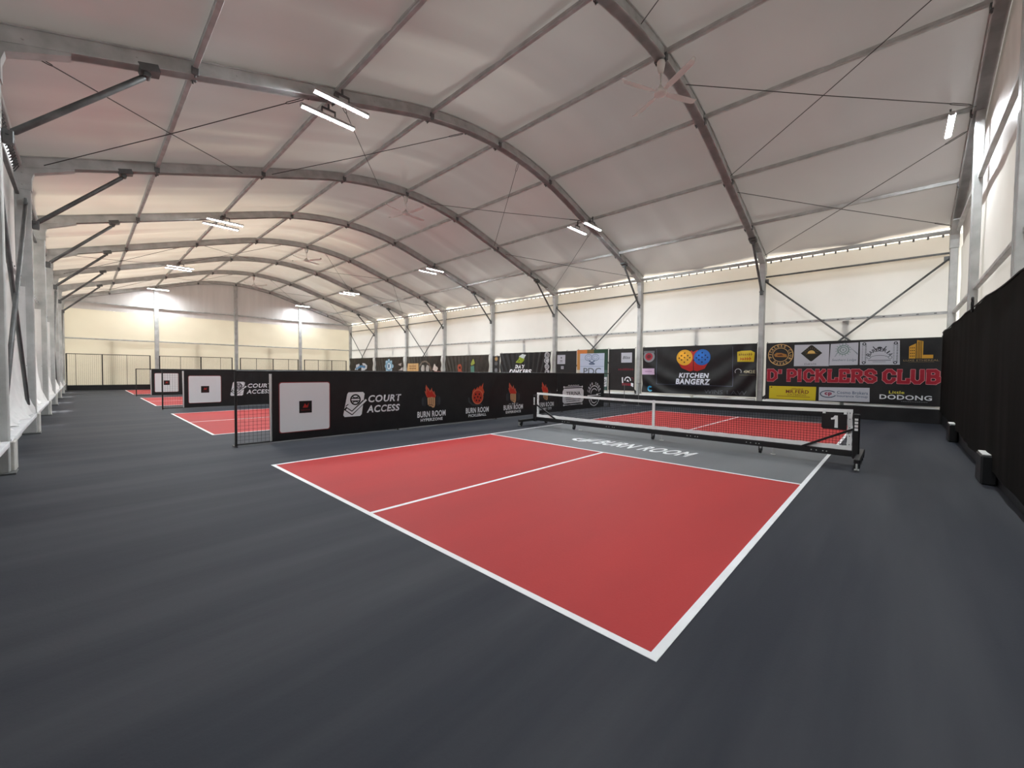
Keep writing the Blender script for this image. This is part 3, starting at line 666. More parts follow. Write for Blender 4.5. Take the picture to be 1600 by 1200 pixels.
def divider_banners():
    t = thing('divider_banner', 'long black banner on the first divider with white square card and flame logos', 'banner', (DX+.03, 5.2, .7), 'long banners on the court dividers')
    def cl(u, v): y, z = .60+(9.86-.60)*u, .035+(1.415-.035)*v; return (DX+.036+wrink(y, z), y, z)
    MB().grid(cl, 220, 20).build('cloth', M['black_cloth'], t, True)
    MB().grid(lambda u, v: (DX+.030-.02*(1-v)*u, .56+.05*u+.015*(1-v)-.01, .05+1.33*v), 2, 10).build('white_hem', M['white_tape'], t, True)
    p = Print(); p.rect(.72, .185, 1.73, 1.215, (150, 60, 66), 0, .05); p.rect(.735, .20, 1.715, 1.20, (238, 239, 243), 1, .045)
    p.rect(1.10, .57, 1.35, .82, (12, 12, 14), 2); p.text('BURN ROOM', 1.14, .62, 1.31, .645, (120, 40, 40), 3, .02)
    p.poly([(1.17, .68), (1.21, .77), (1.25, .72), (1.29, .78), (1.27, .68)], (170, 40, 34), 3)
    p.build('square_card_print', dmap, t, (.15, .15))
    p = Print(); court_access(p, 2.05); p.build('paddle_tick_logo', dmap, t, (.15, .15))
    for (yc, h, sub, kind) in ((4.40, .62, 'HYPERZONE', 0), (6.02, .62, 'PICKLEBALL', 1), (7.56, .66, 'EXPERIENCE', 0), (9.22, .66, 'DANAO CITY', 0)):
        p = Print()
        if kind == 0: fist(p, yc-.02, .49 if yc < 5 else .47, h)
        else:
            S = lambda pts: [(yc+a, b) for a, b in pts]
            p.poly(S([(-.22, .74), (-.20, .90), (-.12, .98), (-.10, .92), (.0, 1.02), (.0, .96), (.10, 1.06), (.12, 1.0), (.22, 1.14), (.20, .98), (.26, .86), (.20, .74)]), (206, 80, 50))
            p.disc(yc, .72, .22, (214, 120, 86), .5); p.disc(yc, .72, .19, (190, 58, 38), 1)
            for a, b in ((-.08, .80), (.06, .80), (-.12, .70), (0, .72), (.11, .69), (-.05, .62), (.06, .61)): p.disc(yc+a, b, .028, (40, 14, 12), 2, n=10)
            p.line(S([(-.34, .70), (-.33, .60), (-.20, .50), (-.02, .48), (.12, .50), (.18, .44)]), .05, (62, 66, 70))
        if sub == 'EXPERIENCE': p.text('THE', yc-.08, .425, yc+.08, .465, WH, bold=.02); p.rect(yc-.22, .44, yc-.12, .45, WH); p.rect(yc+.12, .44, yc+.22, .45, WH)
        p.text('BURN ROOM', yc-.45, .255, yc+.45, .415, WH, bold=.03); p.text(sub, yc-.35, .145, yc+.35, .225, WH, bold=.03)
        p.build('flaming_ball_logo' if kind else 'flaming_fist_logo', dmap, t, (.15, .15))
    t2 = thing('divider_banner', 'short black banner with two white logos on the end of the first divider', 'banner', (DX+.03, 11.5, .7), 'short banners on the court dividers')
    def c2(u, v): y, z = 9.88+(13.12-9.88)*u, .035+(1.415-.035)*v; return (DX+.034+wrink(y, z)*.7, y, z)
    MB().grid(c2, 60, 16).build('cloth', M['black_cloth'], t2, True)
    mp = lambda y, z, ly: (DX+.034+wrink(y, z)*.7+.005+.0016*ly, y, z)
    p = Print(); p.poly([(10.28, .86), (11.48, .86), (11.58, .76), (11.58, .40), (11.48, .30), (10.28, .30), (10.20, .40), (10.20, .76)], WH)
    for z in (.915, .245): p.rect(10.28, z-.012, 11.48, z+.012, WH)
    for a in (10.28, 11.48):
        for z in (.915, .245): p.disc(a, z, .04, WH, 1, n=10)
    for a in (10.6, 10.75, 10.9, 11.05, 11.2): p.ring(a, .95, .07, .02, WH, 0, .04, a0=0, a1=180, n=8)
    p.text('TERINA', 10.42, .60, 11.36, .74, (40, 42, 48), 1, .02)
    for i, z in enumerate((.52, .45, .38)): p.rect(10.36+.04*i, z-.012, 11.42-.05*i, z+.012, (92, 96, 104), 1)
    p.build('ornate_frame_logo', mp, t2, (.2, .2))
    p = Print(); x, z = 12.36, .55
    p.ring(x, z, .40, .035, WH, 0, .40, a0=20, a1=165); p.ring(x, z-.06, .40, .035, WH, 0, .38, a0=195, a1=345)
    p.ring(x, z, .28, .035, WH, 0, .28, a0=45, a1=165); p.ring(x, z-.06, .28, .035, WH, 0, .27, a0=195, a1=315)
    p.rect(x-.50, z-.02, x+.16, z+.015, WH); p.rect(x+.16, z-.03, x+.30, z+.055, WH); p.rect(x+.30, z+.045, x+.50, z+.065, WH); p.rect(x+.30, z-.04, x+.50, z-.02, WH)
    p.rect(x-.46, z-.10, x-.05, z-.07, WH); p.arc('Cafe Onse', x, z, .49, .11, WH, 158, 28, bold=.02)
    p.build('fork_ring_logo', mp, t2, (.2, .2))
    return t, t2
d1 = divider(); b1, b2 = divider_banners()
for dx, nm in ((-10, 'second'), (-20, 'third')):
    dup(d1, (dx, 0, 0), 'black netted divider frame, %s from the camera' % nm)
    dup(b1, (dx, 0, 0), 'long black banner with white square card on the %s divider from the camera' % nm)
    dup(b2, (dx, 0, 0), 'short black banner with two white logos on the %s divider from the camera' % nm)

# ------------------------------------------------------------------ fence before the far gable
FX = -36.8
for i, (y0, y1, ps) in enumerate(((-2.6, 1.32, (-2.2, -1.02, .15)), (1.82, 6.11, (2.97, 4.16, 5.37)), (6.66, 10.92, (7.77, 8.98, 10.16)), (11.44, 15.15, (12.61, 13.8)))):
    t = thing('mesh_fence', 'tall black mesh fence panel before the far gable, %s from the left' % nth(i), 'fence', (FX, (y0+y1)/2, 0), 'mesh fence panels at the far end')
    for y in (y0, y1): MB().bbox((FX-.03, y-.03, 0), (FX+.03, y+.03, 2.36), .006).build('post', M['black'], t)
    for j, y in enumerate(ps): MB().bbox((FX-.02, y-(.03 if j == len(ps)//2 else .012), .3), (FX+.02, y+(.03 if j == len(ps)//2 else .012), 2.34), .004).build('upright', M['black'], t)
    MB().tube([(FX, y0, 2.34), (FX, y1, 2.34)], .022, 8).build('top_rail', M['black'], t)
    MB().bbox((FX-.02, y0, .02), (FX+.02, y1, .36), .006).build('kick_strip', M['black_cloth'], t)
    mb = MB()
    n = int((y1-y0)/.09)
    for q in range(n): mb.bar((FX, y0+.05+.09*q, .36), (FX, y0+.05+.09*q, 2.33), .006, .006)
    for q in range(22): mb.bar((FX, y0, .4+.088*q), (FX, y1, .4+.088*q), .006, .006)
    mb.build('netting', M['black_net'], t)
    for y in (y0, y1): MB().tube([(FX+.02, y, 1.2), (FX+.75, y, .02)], .02, 8).build('stay', M['black'], t)

# ------------------------------------------------------------------ banners on the right-hand wall
BY = YR-.32                                   # hung just inside the posts
def fold(kind, a, b, x, z, seed=0):
    if kind == 'taut': return .010*nz(x*1.2, z*1.5, seed)+.014*nz(x*.5+z*1.5, z*.8-x*.5, seed+4)
    if kind == 'swag':                        # cloth sagging in long curved folds
        u = (x-a)/(b-a)*2-1; q = (z-.55)/2.1; s_ = q+.55*(1-u*u)
        return .035*math.sin(s_*16+3*nz(x*.4, z*.4, seed))*max(0, 1-q*.8)+.02*math.sin(x*9+2*nz(x, z, 3))*max(0, q-.35)
    if kind == 'pleat':
        u = (x-a)/(b-a); return .030*math.sin((x*1.0+(u-.5)*(2.6-z)*1.1)*15+2.5*nz(x*.6, z*.5, seed))+.02*nz(x*3, z, seed)
    return 0
def wall_banner(a, b, z0, z1, label, kind='taut', mat='black_cloth', cat='banner', seed=0, group='sponsor banners along the right wall', yoff=0, sag=0):
    t = thing('wall_banner', label, cat, ((a+b)/2, BY-yoff, (z0+z1)/2), group)
    zz = lambda x, z: z-sag*max(0, 1-((x-(a+b)/2)/((b-a)/2))**2)*((z1-z)/(z1-z0))
    def cl(u, v): x, z = a+(b-a)*u, z0+(z1-z0)*v; return (x, BY-yoff-.05-fold(kind, a, b, x, z, seed), zz(x, z))
    MB().grid(cl, max(8, int((b-a)/(.045 if kind != 'taut' else .09))), 30).build('cloth', M[mat], t, True)
    pr = lambda x, z, ly: (x, BY-yoff-.056-fold(kind, a, b, x, z, seed)-.0022*ly, z)
    mb = MB()
    for xx in (a+.02, (a+b)/2, b-.02): mb.tube([(xx, BY-yoff-.05, z1-.03), (xx, BY-yoff+.02, z1+.04), (xx, BY-yoff+.10, z1+.03)], .008, 6)
    mb.build('tie', M['black_net'], t)
    return t, pr

# bay 1: club banner
t, pr = wall_banner(-2.79, 1.82, .53, 2.64, 'taut black club banner with big red lettering and sponsor panels, nearest the curtains', 'taut')
c = (.25, .25)
GO = (196, 160, 104)
p = Print(); p.ring(-2.33, 2.19, .40, .025, GO); p.ring(-2.33, 2.19, .26, .02, GO)
p.arc('PICKLERS CLUB', -2.33, 2.19, .325, .085, GO, 195, -25, bold=.02); p.arc('DAVAO', -2.33, 2.19, .325, .085, GO, 235, 305, bold=.02, inside=True)
p.poly([(-2.54, 2.20), (-2.46, 2.27), (-2.30, 2.26), (-2.14, 2.20), (-2.12, 2.10), (-2.50, 2.12)], (150, 104, 44), 0); p.poly([(-2.44, 2.19), (-2.30, 2.22), (-2.24, 2.16), (-2.42, 2.15)], (88, 44, 26), 1)
p.build('round_badge', pr, t, c)
PW = (178, 180, 188)
p = Print(); p.poly([(-1.90, 2.54), (-.90, 2.53), (-.90, 1.77), (-1.91, 1.77)], PW); p.poly([(-1.71, 2.23), (-1.44, 2.50), (-1.40, 2.52), (-1.36, 2.50), (-1.09, 2.23), (-1.36, 1.96), (-1.40, 1.94), (-1.44, 1.96)], (34, 34, 28), 1)
p.disc(-1.40, 2.22, .11, (206, 170, 96), 2, a0=0, a1=180); p.rect(-1.56, 2.20, -1.24, 2.215, (120, 88, 40), 2)
for a in range(20, 161, 20): p.line([(-1.40+.15*math.cos(math.radians(a)), 2.22+.15*math.sin(math.radians(a))), (-1.40+.22*math.cos(math.radians(a)), 2.22+.22*math.sin(math.radians(a)))], .012, (110, 92, 56), 2)
p.text('DAVIS', -1.59, 1.81, -1.25, 1.875, (90, 90, 92), 1, .0); p.build('diamond_panel', pr, t, c)
p = Print(); p.poly([(-.86, 2.53), (-.13, 2.56), (-.13, 1.81), (-.89, 1.79)], PW); p.ring(-.52, 2.32, .16, .03, (112, 134, 128), 1); p.ring(-.52, 2.32, .10, .03, (120, 140, 134), 1); p.disc(-.52, 2.32, .03, (120, 140, 134), 1)
for a in range(0, 360, 24): p.line([(-.52+.16*math.cos(math.radians(a)), 2.32+.16*math.sin(math.radians(a))), (-.52+.21*math.cos(math.radians(a)), 2.32+.21*math.sin(math.radians(a)))], .016, (112, 134, 128), 1)
p.text('Southern Lodge', -.82, 1.92, -.17, 2.02, (84, 96, 108), 1, .0, .3); p.poly([(-.50, 2.555), (-.46, 2.555), (-.14, 2.14), (-.14, 2.20)], (126, 130, 138), 1); p.poly([(-.52, 2.555), (-.50, 2.555), (-.72, 2.10), (-.76, 2.08)], (140, 144, 152), 1)
p.build('sun_wheel_panel', pr, t, c)
p = Print(); p.poly([(-.09, 2.57), (.87, 2.58), (.89, 1.81), (-.08, 1.81)], PW); K = (42, 44, 50)
for x in (-.02, .06, .74, .82):
    for i in range(12): p.rect(x-.02, 1.90+.05*i, x+.02, 1.92+.05*i, K if x in (.06, .82) else (120, 122, 130), 1)
for x, z in ((.02, 2.50), (.78, 2.50), (.02, 1.88), (.78, 1.88)): p.ring(x, z, .05, .025, K, 1, n=12)
p.arc('BARBERIA', .40, 2.0, .30, .11, K, 152, 28, 1, .015); p.disc(.40, 2.36, .06, K, 1, .035); p.line([(.24, 2.40), (.32, 2.28)], .025, K, 1); p.line([(.56, 2.40), (.48, 2.28)], .025, K, 1)
p.ring(.40, 2.02, .24, .012, K, 1, .10, a0=20, a1=160); p.ring(.14, 2.05, .05, .01, K, 1, n=12); p.ring(.66, 2.05, .05, .01, K, 1, n=12)
p.rect(.12, 1.945, .68, 1.965, (84, 86, 94), 1); p.rect(.24, 1.90, .56, 1.912, (100, 102, 110), 1); p.build('barber_panel', pr, t, c)
GD = (196, 146, 48)
p = Print(); p.poly([(1.09, 2.0), (1.09, 2.38), (1.24, 2.47), (1.24, 2.0)], GD)
for i in range(4):
    for j in range(3): p.rect(1.115+.04*j, 2.06+.085*i, 1.135+.04*j, 2.095+.085*i, (20, 16, 8), 1)
p.poly([(1.26, 2.0), (1.26, 2.57), (1.40, 2.53), (1.40, 2.0)], GD)
for x in (1.285, 1.32, 1.355): p.rect(x, 2.0, x+.015, 2.53, (30, 24, 12), 1)
p.rect(1.38, 2.0, 1.62, 2.11, GD, 1); p.text('LUXE ETHEREAL', .97, 1.915, 1.75, 1.97, (150, 128, 92), 0, .0); p.rect(1.08, 1.885, 1.65, 1.895, (110, 96, 72)); p.build('gold_tower_logo', pr, t, c)
# big slab-serif lettering drawn from strokes
GLY = {
 'D': ([[(.22,0),(.22,1)],[(.22,0),(.55,0),(.8,.25),(.8,.75),(.55,1),(.22,1)]], [(.02,.42,0),(.02,.42,1)], .95),
 "'": ([[(.2,1),(.2,.74)]], [], .35),
 'P': ([[(.22,0),(.22,1)],[(.22,1),(.6,1),(.78,.85),(.78,.6),(.6,.45),(.22,.45)]], [(.0,.46,0),(.0,.3,1)], .92),
 'I': ([[(.24,0),(.24,1)]], [(.02,.46,0),(.02,.46,1)], .52),
 'C': ([[(.8,.72),(.8,.8),(.6,1),(.38,1),(.18,.78),(.18,.22),(.38,0),(.6,0),(.8,.2),(.8,.3)]], [], .95),
 'K': ([[(.22,0),(.22,1)],[(.74,1),(.24,.42)],[(.42,.6),(.78,0)]], [(.0,.44,0),(.0,.44,1),(.58,.94,0),(.54,.92,1)], .96),
 'L': ([[(.22,0),(.22,1)],[(.22,0),(.78,0),(.78,.26)]], [(.0,.46,1),(.0,.3,0)], .88),
 'E': ([[(.22,0),(.22,1)],[(.22,1),(.74,1),(.74,.8)],[(.22,0),(.76,0),(.76,.22)],[(.22,.5),(.54,.5)]], [(.0,.3,0),(.0,.3,1)], .9),
 'R': ([[(.22,0),(.22,1)],[(.22,1),(.6,1),(.76,.87),(.76,.63),(.6,.5),(.22,.5)],[(.5,.5),(.74,.1),(.8,0)]], [(.0,.44,0),(.0,.3,1),(.66,.98,0)], .97),
 'S': ([[(.76,.76),(.74,.86),(.58,1),(.36,1),(.18,.86),(.18,.66),(.36,.54),(.6,.46),(.78,.34),(.78,.14),(.6,0),(.36,0),(.18,.14),(.16,.26)]], [], .93),
 'U': ([[(.2,1),(.2,.22),(.38,0),(.6,0),(.78,.22),(.78,1)]], [(.0,.4,1),(.58,.98,1)], .97),
 'B': ([[(.22,0),(.22,1)],[(.22,1),(.6,1),(.74,.88),(.74,.64),(.6,.52),(.22,.52)],[(.6,.52),(.8,.4),(.8,.14),(.62,0),(.22,0)]], [(.0,.3,0),(.0,.3,1)], .95)}
def slab(p, body, x0, y0, x1, y1, col, th, ly):
    tot = sum(GLY[ch][2] if ch != ' ' else .42 for ch in body); sx = (x1-x0)/tot; h = y1-y0; x = x0
    for ch in body:
        if ch == ' ': x += .42*sx; continue
        st, se, ad = GLY[ch]; ins = .055
        for s_ in st: p.line([(x+a*sx, y0+ins+b*(h-2*ins)) for a, b in s_], th, col, ly)
        for (a, b, z) in se: zz = y0+ins+z*(h-2*ins); p.rect(x+a*sx-th*.2+.04, zz-th*.45, x+b*sx+th*.2-.04, zz+th*.45, col, ly)
        x += ad*sx
for body, xa, xb in (("D'", -2.77, -2.27), ('PICKLERS', -2.14, .36), ('CLUB', .48, 1.80)):
    p = Print(); slab(p, body, xa, 1.20, xb, 1.67, (206, 140, 146), .124, 0); slab(p, body, xa, 1.20, xb, 1.67, (150, 24, 42), .098, 1)
    p.build('red_lettering', pr, t, c)
p = Print(); YEL = (196, 176, 30); p.poly([(-2.66, 1.03), (-1.23, 1.035), (-1.24, .55), (-2.66, .555)], YEL); BR = (104, 44, 30)
p.text('MR.FERD', -2.13, .78, -1.44, .905, BR, 1, .02); p.text('CATERING', -2.08, .70, -1.52, .755, (122, 92, 30), 1, .02); p.blur(-1.98, .92, -1.60, .965, BR, 1, 9)
p.rect(-2.42, .655, -1.40, .672, (120, 70, 30), 1); p.disc(-2.59, .985, .025, (70, 56, 20), 1, n=10); p.build('yellow_panel', pr, t, c)
p = Print(); p.poly([(-1.15, 1.03), (.19, 1.05), (.20, .58), (-1.15, .56)], PW); NV = (70, 84, 110)
p.ring(-.89, .80, .23, .03, (52, 66, 86), 1, .13, a0=35, a1=250); p.ring(-.89, .80, .23, .03, (52, 66, 86), 1, .13, a0=250, a1=340); p.text('cp', -.99, .73, -.79, .86, (128, 30, 60), 1, .05)
p.text('Cosmo Brokers', -.65, .82, .15, .92, NV, 1, .01); p.text('Insurance Group', -.65, .69, .15, .79, NV, 1, .01); p.build('eye_logo_panel', pr, t, c)
p = Print(); p.text('Little', .66, .885, 1.02, .975, (206, 196, 70), 0, .02); p.text('DODONG', .44, .70, 1.63, .85, (214, 216, 220), 0, .02); p.blur(.95, .635, 1.55, .665, (128, 130, 134), 0, 15); p.build('white_lettering', pr, t, c)

# bay 2: draped banner with two balls
t, pr = wall_banner(-7.74, -3.09, .58, 2.65, 'draped black banner with a yellow and a blue ball above white lettering', 'swag', seed=1)
c = (.07, .07)
p = Print(); p.disc(-7.43, 2.22, .26, (120, 122, 126)); p.disc(-7.43, 2.22, .17, (150, 34, 50), 1); p.disc(-7.43, 2.22, .09, (90, 20, 30), 2); p.rect(-7.68, 2.38, -7.18, 2.48, (96, 98, 102), 1); p.build('round_red_badge', pr, t, c)
p = Print(); p.rect(-7.74, 1.40, -7.16, 1.68, (198, 170, 196)); p.rect(-7.62, 1.53, -7.28, 1.56, (150, 116, 150), 1); p.build('pink_panel', pr, t, c)
p = Print(); p.ring(-7.36, .76, .13, .075, (54, 150, 196), a0=40, a1=320); p.ring(-7.36, .76, .13, .03, (130, 210, 230), 1, a0=200, a1=320); p.build('blue_letter_logo', pr, t, c)
p = Print()
for q in (((-7.08, 2.56), (-7.06, .98)), ((-7.06, .98), (-3.92, .97)), ((-3.92, .97), (-3.95, 2.55))): p.line(list(q), .014, (92, 98, 120))
p.build('outline_print', pr, t, c)
p = Print(); RD = (168, 40, 36)
p.poly([(-6.15, 2.05), (-5.55, 2.45), (-5.49, 2.38), (-5.30, 2.46), (-5.20, 2.40), (-5.47, 2.05), (-5.47, 1.60), (-5.60, 1.55), (-5.95, 1.70)], RD); p.poly([(-5.44, 2.0), (-4.82, 2.02), (-5.0, 1.68), (-5.30, 1.56), (-5.44, 1.60)], RD)
for x, col, dk in ((-5.83, (214, 158, 40), (96, 62, 14)), (-5.11, (34, 98, 176), (12, 40, 86))):
    p.disc(x, 2.15, .335, col, 1, n=26)
    p.disc(x-.08, 2.24, .16, tuple(min(255, int(v*1.12)) for v in col), 2, n=16)
    for a, b in ((0, 0), (.13, .08), (-.13, .08), (.13, -.1), (-.12, -.1), (0, .19), (0, -.2), (.22, -.01), (-.22, -.02)): p.disc(x+a, 2.15+b, .035, dk, 3, n=9)
p.build('two_ball_logo', pr, t, c)
for q in (('KITCHEN', -6.06, 1.28, -4.83, 1.49), ('BANGERZ', -6.18, 1.0, -4.76, 1.24)):
    p = Print(); p.text(*q, (206, 210, 220), 0, .04, .12); p.build('white_lettering', pr, t, c)
p = Print(); p.poly([(-3.79, 2.34), (-3.62, 2.38), (-3.30, 2.38), (-3.17, 2.30), (-3.20, 1.94), (-3.77, 1.95)], (200, 176, 40)); p.blur(-3.74, 2.18, -3.24, 2.30, (120, 84, 20), 1, 7); p.blur(-3.68, 2.0, -3.28, 2.14, (176, 40, 30), 1, 5); p.build('yellow_panel', pr, t, c)
p = Print(); p.ring(-3.74, 1.56, .12, .025, (176, 178, 182), a0=-30, a1=210); p.text('4M2E', -3.55, 1.50, -3.14, 1.62, (176, 168, 140), 0, .015); p.rect(-3.70, 1.42, -3.16, 1.43, (130, 124, 100)); p.build('headset_logo', pr, t, c)
for q in (('WINS', -5.0, .64, -4.28, .80), ('LAW', -4.12, .64, -3.42, .80)):
    p = Print(); p.text(*q, (74, 76, 84), 0, .0); p.build('faint_lettering', pr, t, c)

# bay 3: dark cloth, framed club banner, dark cloth
t, pr = wall_banner(-12.74, -11.40, .60, 2.60, 'narrow dark banner with a small white square, left of the orange and green framed one', 'taut', 'black_cloth', seed=2)
p = Print(); p.rect(-12.65, 1.91, -12.12, 2.40, PW); p.disc(-12.38, 2.25, .05, (96, 98, 104), 1); p.rect(-12.46, 2.05, -12.30, 2.12, (120, 122, 128), 1); p.blur(-12.5, 1.97, -12.27, 2.02, (110, 112, 118), 1, 5); p.build('white_square_print', pr, t, (.3, .3))
p = Print(); p.rect(-12.39, 1.64, -12.22, 1.80, PW); p.ring(-12.30, 1.72, .05, .02, (60, 60, 66), 1, n=10); p.build('small_square_print', pr, t)
t, pr = wall_banner(-11.36, -9.54, .60, 2.64, 'white club banner with crossed paddles in an orange and green border', 'taut', 'black_cloth', seed=3)
p = Print()
OR = [(190, 112, 52), (178, 128, 66), (150, 130, 90)]; GN = [(36, 66, 46), (30, 62, 48), (70, 96, 90)]
p.rect(-11.36, 2.44, -10.75, 2.63, OR[0]); p.rect(-10.75, 2.44, -10.35, 2.63, (112, 92, 52)); p.rect(-10.35, 2.44, -9.56, 2.63, GN[0])
p.rect(-11.36, 1.6, -11.17, 2.44, OR[1]); p.rect(-11.36, .62, -11.17, 1.6, (188, 180, 160)); p.rect(-9.74, 1.6, -9.56, 2.44, GN[1]); p.rect(-9.74, .62, -9.56, 1.6, GN[2])
p.rect(-11.17, .62, -9.74, 2.44, (176, 186, 204), 1); BL = (70, 84, 112)
for x in (-10.78, -10.14):
    p.ring(x+.12*(1 if x < -10.4 else -1), 2.23, .22, .022, BL, 2, .17); p.ring(x+.12*(1 if x < -10.4 else -1), 2.23, .12, .014, BL, 2, .09)
p.line([(-10.62, 2.06), (-10.30, 1.90)], .05, BL, 2); p.line([(-10.30, 2.06), (-10.62, 1.90)], .05, BL, 2); p.rect(-10.58, 1.86, -10.34, 1.97, (96, 108, 130), 2)
p.rect(-11.15, 1.775, -9.76, 1.79, (110, 124, 150), 2); p.rect(-11.15, 2.12, -9.76, 2.128, (130, 142, 166), 2)
p.text('PDC', -10.95, 1.36, -9.92, 1.70, (70, 74, 72), 2, .0); p.build('paddle_crest_print', pr, t, (.3, .3))
p = Print(); p.rect(-9.80, .78, -9.58, 1.25, (206, 208, 214), 3); p.ring(-9.69, 1.06, .07, .03, (40, 40, 46), 4, n=12); p.line([(-9.78, .86), (-9.62, .92)], .02, (30, 30, 34), 4); p.build('white_ticket_print', pr, t)
t, pr = wall_banner(-9.50, -8.12, .62, 2.62, 'dark banner with a white square above a red and white logo', 'taut', 'black_cloth', seed=5)
p = Print(); p.rect(-8.82, 1.96, -8.27, 2.43, PW); p.text('Bliss', -8.74, 2.13, -8.36, 2.27, (84, 86, 90), 1, .02, .3); p.build('white_square_print', pr, t, (.3, .3))
p = Print(); p.blur(-8.98, 1.58, -8.17, 1.70, (112, 26, 42), 0, 9); p.build('red_script', pr, t)
p = Print(); p.ring(-8.47, 1.12, .17, .05, WH, a0=-10, a1=190); p.poly([(-8.78, 1.24), (-8.72, 1.27), (-8.70, .98), (-8.76, .98)], WH); p.poly([(-8.30, 1.0), (-8.18, .98), (-8.18, .80), (-8.30, .86)], WH); p.rect(-8.76, .86, -8.30, .98, (120, 30, 44)); p.rect(-8.30, 1.22, -8.18, 1.25, (130, 60, 66)); p.rect(-8.20, 1.08, -8.18, 1.25, (130, 60, 66)); p.poly([(-8.54, 1.08), (-8.46, 1.16), (-8.40, 1.04)], WH); p.build('red_white_logo', pr, t)

# bay 4: strip, pleated banner
t, pr = wall_banner(-17.74, -17.10, .6, 2.44, 'narrow strip banner with small round marks left of the pleated one', 'taut', seed=6)
for z, col in ((2.27, (186, 150, 96)), (1.98, (96, 98, 100)), (1.56, (120, 122, 126))):
    p = Print(); p.disc(-17.42, z, .13, col); p.ring(-17.42, z, .10, .02, (40, 38, 34), 1); p.build('round_mark', pr, t)
t, pr = wall_banner(-17.05, -13.12, .6, 2.60, 'black banner hanging in deep pleats with white slanted lettering and a green mark', 'pleat', seed=7)
c = (.05, .2)
p = Print(); p.text('DAY', -15.82, 1.67, -14.98, 1.89, WH, 8, .05, .25); p.text('DINKERS', -16.25, 1.36, -14.5, 1.62, WH, 8, .05, .25); p.build('white_lettering', pr, t, c)
p = Print(); p.poly([(-15.72, 2.02), (-15.40, 2.36), (-15.0, 2.20), (-15.28, 1.98)], (150, 170, 50), 8); p.poly([(-15.46, 2.36), (-15.22, 2.52), (-14.92, 2.46), (-15.06, 2.22)], (206, 214, 214), 8); p.poly([(-15.60, 2.04), (-15.50, 2.2), (-15.34, 2.1)], (60, 74, 30), 9); p.build('green_white_mark', pr, t, c)
for z in (2.42, 2.10, 1.78, 1.46):
    p = Print(); p.disc(-13.36, z, .17, (190, 192, 196), 8); p.ring(-13.36, z, .12, .03, (30, 30, 34), 9); p.disc(-13.36, z, .05, (60, 60, 64), 9); p.build('round_mark', pr, t, c)

# bays 5-8: thin dark banners, daylight glowing through them
t, pr = wall_banner(-22.6, -18.1, .6, 2.55, 'thin brown-black banner with orange and green marks right of the second farthest quarter', 'pleat', 'brown_cloth', seed=11)
t['label'] = 'thin brown-black pleated banner with an orange and a green mark'
p = Print(); p.disc(-20.95, 1.72, .24, (176, 84, 60), 8); p.poly([(-21.2, 1.3), (-20.6, 1.3), (-20.75, 1.6), (-21.1, 1.6)], (168, 78, 56), 8); p.disc(-20.95, 1.72, .1, (70, 30, 24), 9); p.build('orange_mark', pr, t, (.05, .2))
p = Print(); p.poly([(-19.86, 1.95), (-19.55, 2.3), (-19.42, 2.0), (-19.7, 1.85)], (150, 160, 70), 8); p.poly([(-19.86, 1.8), (-19.5, 1.85), (-19.4, 1.4), (-19.8, 1.35)], (78, 122, 108), 8); p.build('green_mark', pr, t, (.05, .2))
t, pr = wall_banner(-27.6, -23.1, .6, 2.58, 'thin brown-black banner with a tan square and an arched white mark', 'pleat', 'brown_cloth', seed=12)
p = Print(); p.rect(-27.45, 1.40, -25.97, 2.05, (196, 160, 108), 8); p.rect(-27.2, 1.62, -26.3, 1.70, (140, 104, 62), 9); p.rect(-27.2, 1.80, -26.3, 1.88, (150, 112, 68), 9); p.build('tan_square_print', pr, t, (.05, .2))
p = Print(); p.ring(-25.1, 1.45, .85, .12, (120, 110, 98), 8, .8, a0=0, a1=180); p.disc(-25.35, 1.62, .28, (176, 172, 166), 8, .3); p.disc(-24.75, 1.62, .22, (170, 166, 160), 8, .3); p.poly([(-24.1, 1.55), (-23.9, 2.0), (-23.4, 1.65), (-23.6, 1.42)], (214, 204, 196), 8); p.rect(-23.9, 1.36, -23.1, 1.46, (196, 120, 110), 8); p.build('arched_mark', pr, t, (.05, .2))
t, pr = wall_banner(-32.6, -28.1, .6, 2.60, 'thin brown-black banner with a pale blue star badge', 'pleat', 'brown_cloth', seed=13)
p = Print()
for a in range(0, 360, 45): p.disc(-30.3+.52*math.cos(math.radians(a)), 1.85+.42*math.sin(math.radians(a)), .17, (150, 182, 200), 8)
p.disc(-30.3, 1.85, .52, (112, 150, 172), 8.5, .42); p.disc(-30.3, 1.85, .34, (196, 208, 212), 9, .28); p.rect(-30.38, 1.7, -30.22, 2.0, (70, 100, 124), 9.5); p.build('star_badge', pr, t, (.05, .2))
p = Print(); p.poly([(-28.9, 1.98), (-28.4, 2.1), (-28.5, 1.85)], (176, 166, 160), 8); p.poly([(-28.8, 1.5), (-28.2, 1.75), (-28.2, 1.5)], (196, 190, 186), 8); p.build('white_mark', pr, t, (.05, .2))
t, pr = wall_banner(-37.6, -33.1, .6, 2.60, 'thin brown-black banner with a white and blue monogram next to the far corner', 'pleat', 'brown_cloth', seed=14)
p = Print(); p.poly([(-36.2, 2.0), (-35.5, 2.1), (-35.9, 1.5), (-36.5, 1.5)], (206, 210, 214), 8); p.ring(-34.9, 1.80, .75, .22, (206, 210, 214), 8, .34, a0=-100, a1=100); p.line([(-36.3, 1.6), (-35.3, 1.85), (-34.5, 1.75)], .2, (84, 134, 176), 9); p.rect(-35.2, 1.45, -34.95, 1.8, (206, 210, 214), 8); p.build('monogram_print', pr, t, (.05, .2))

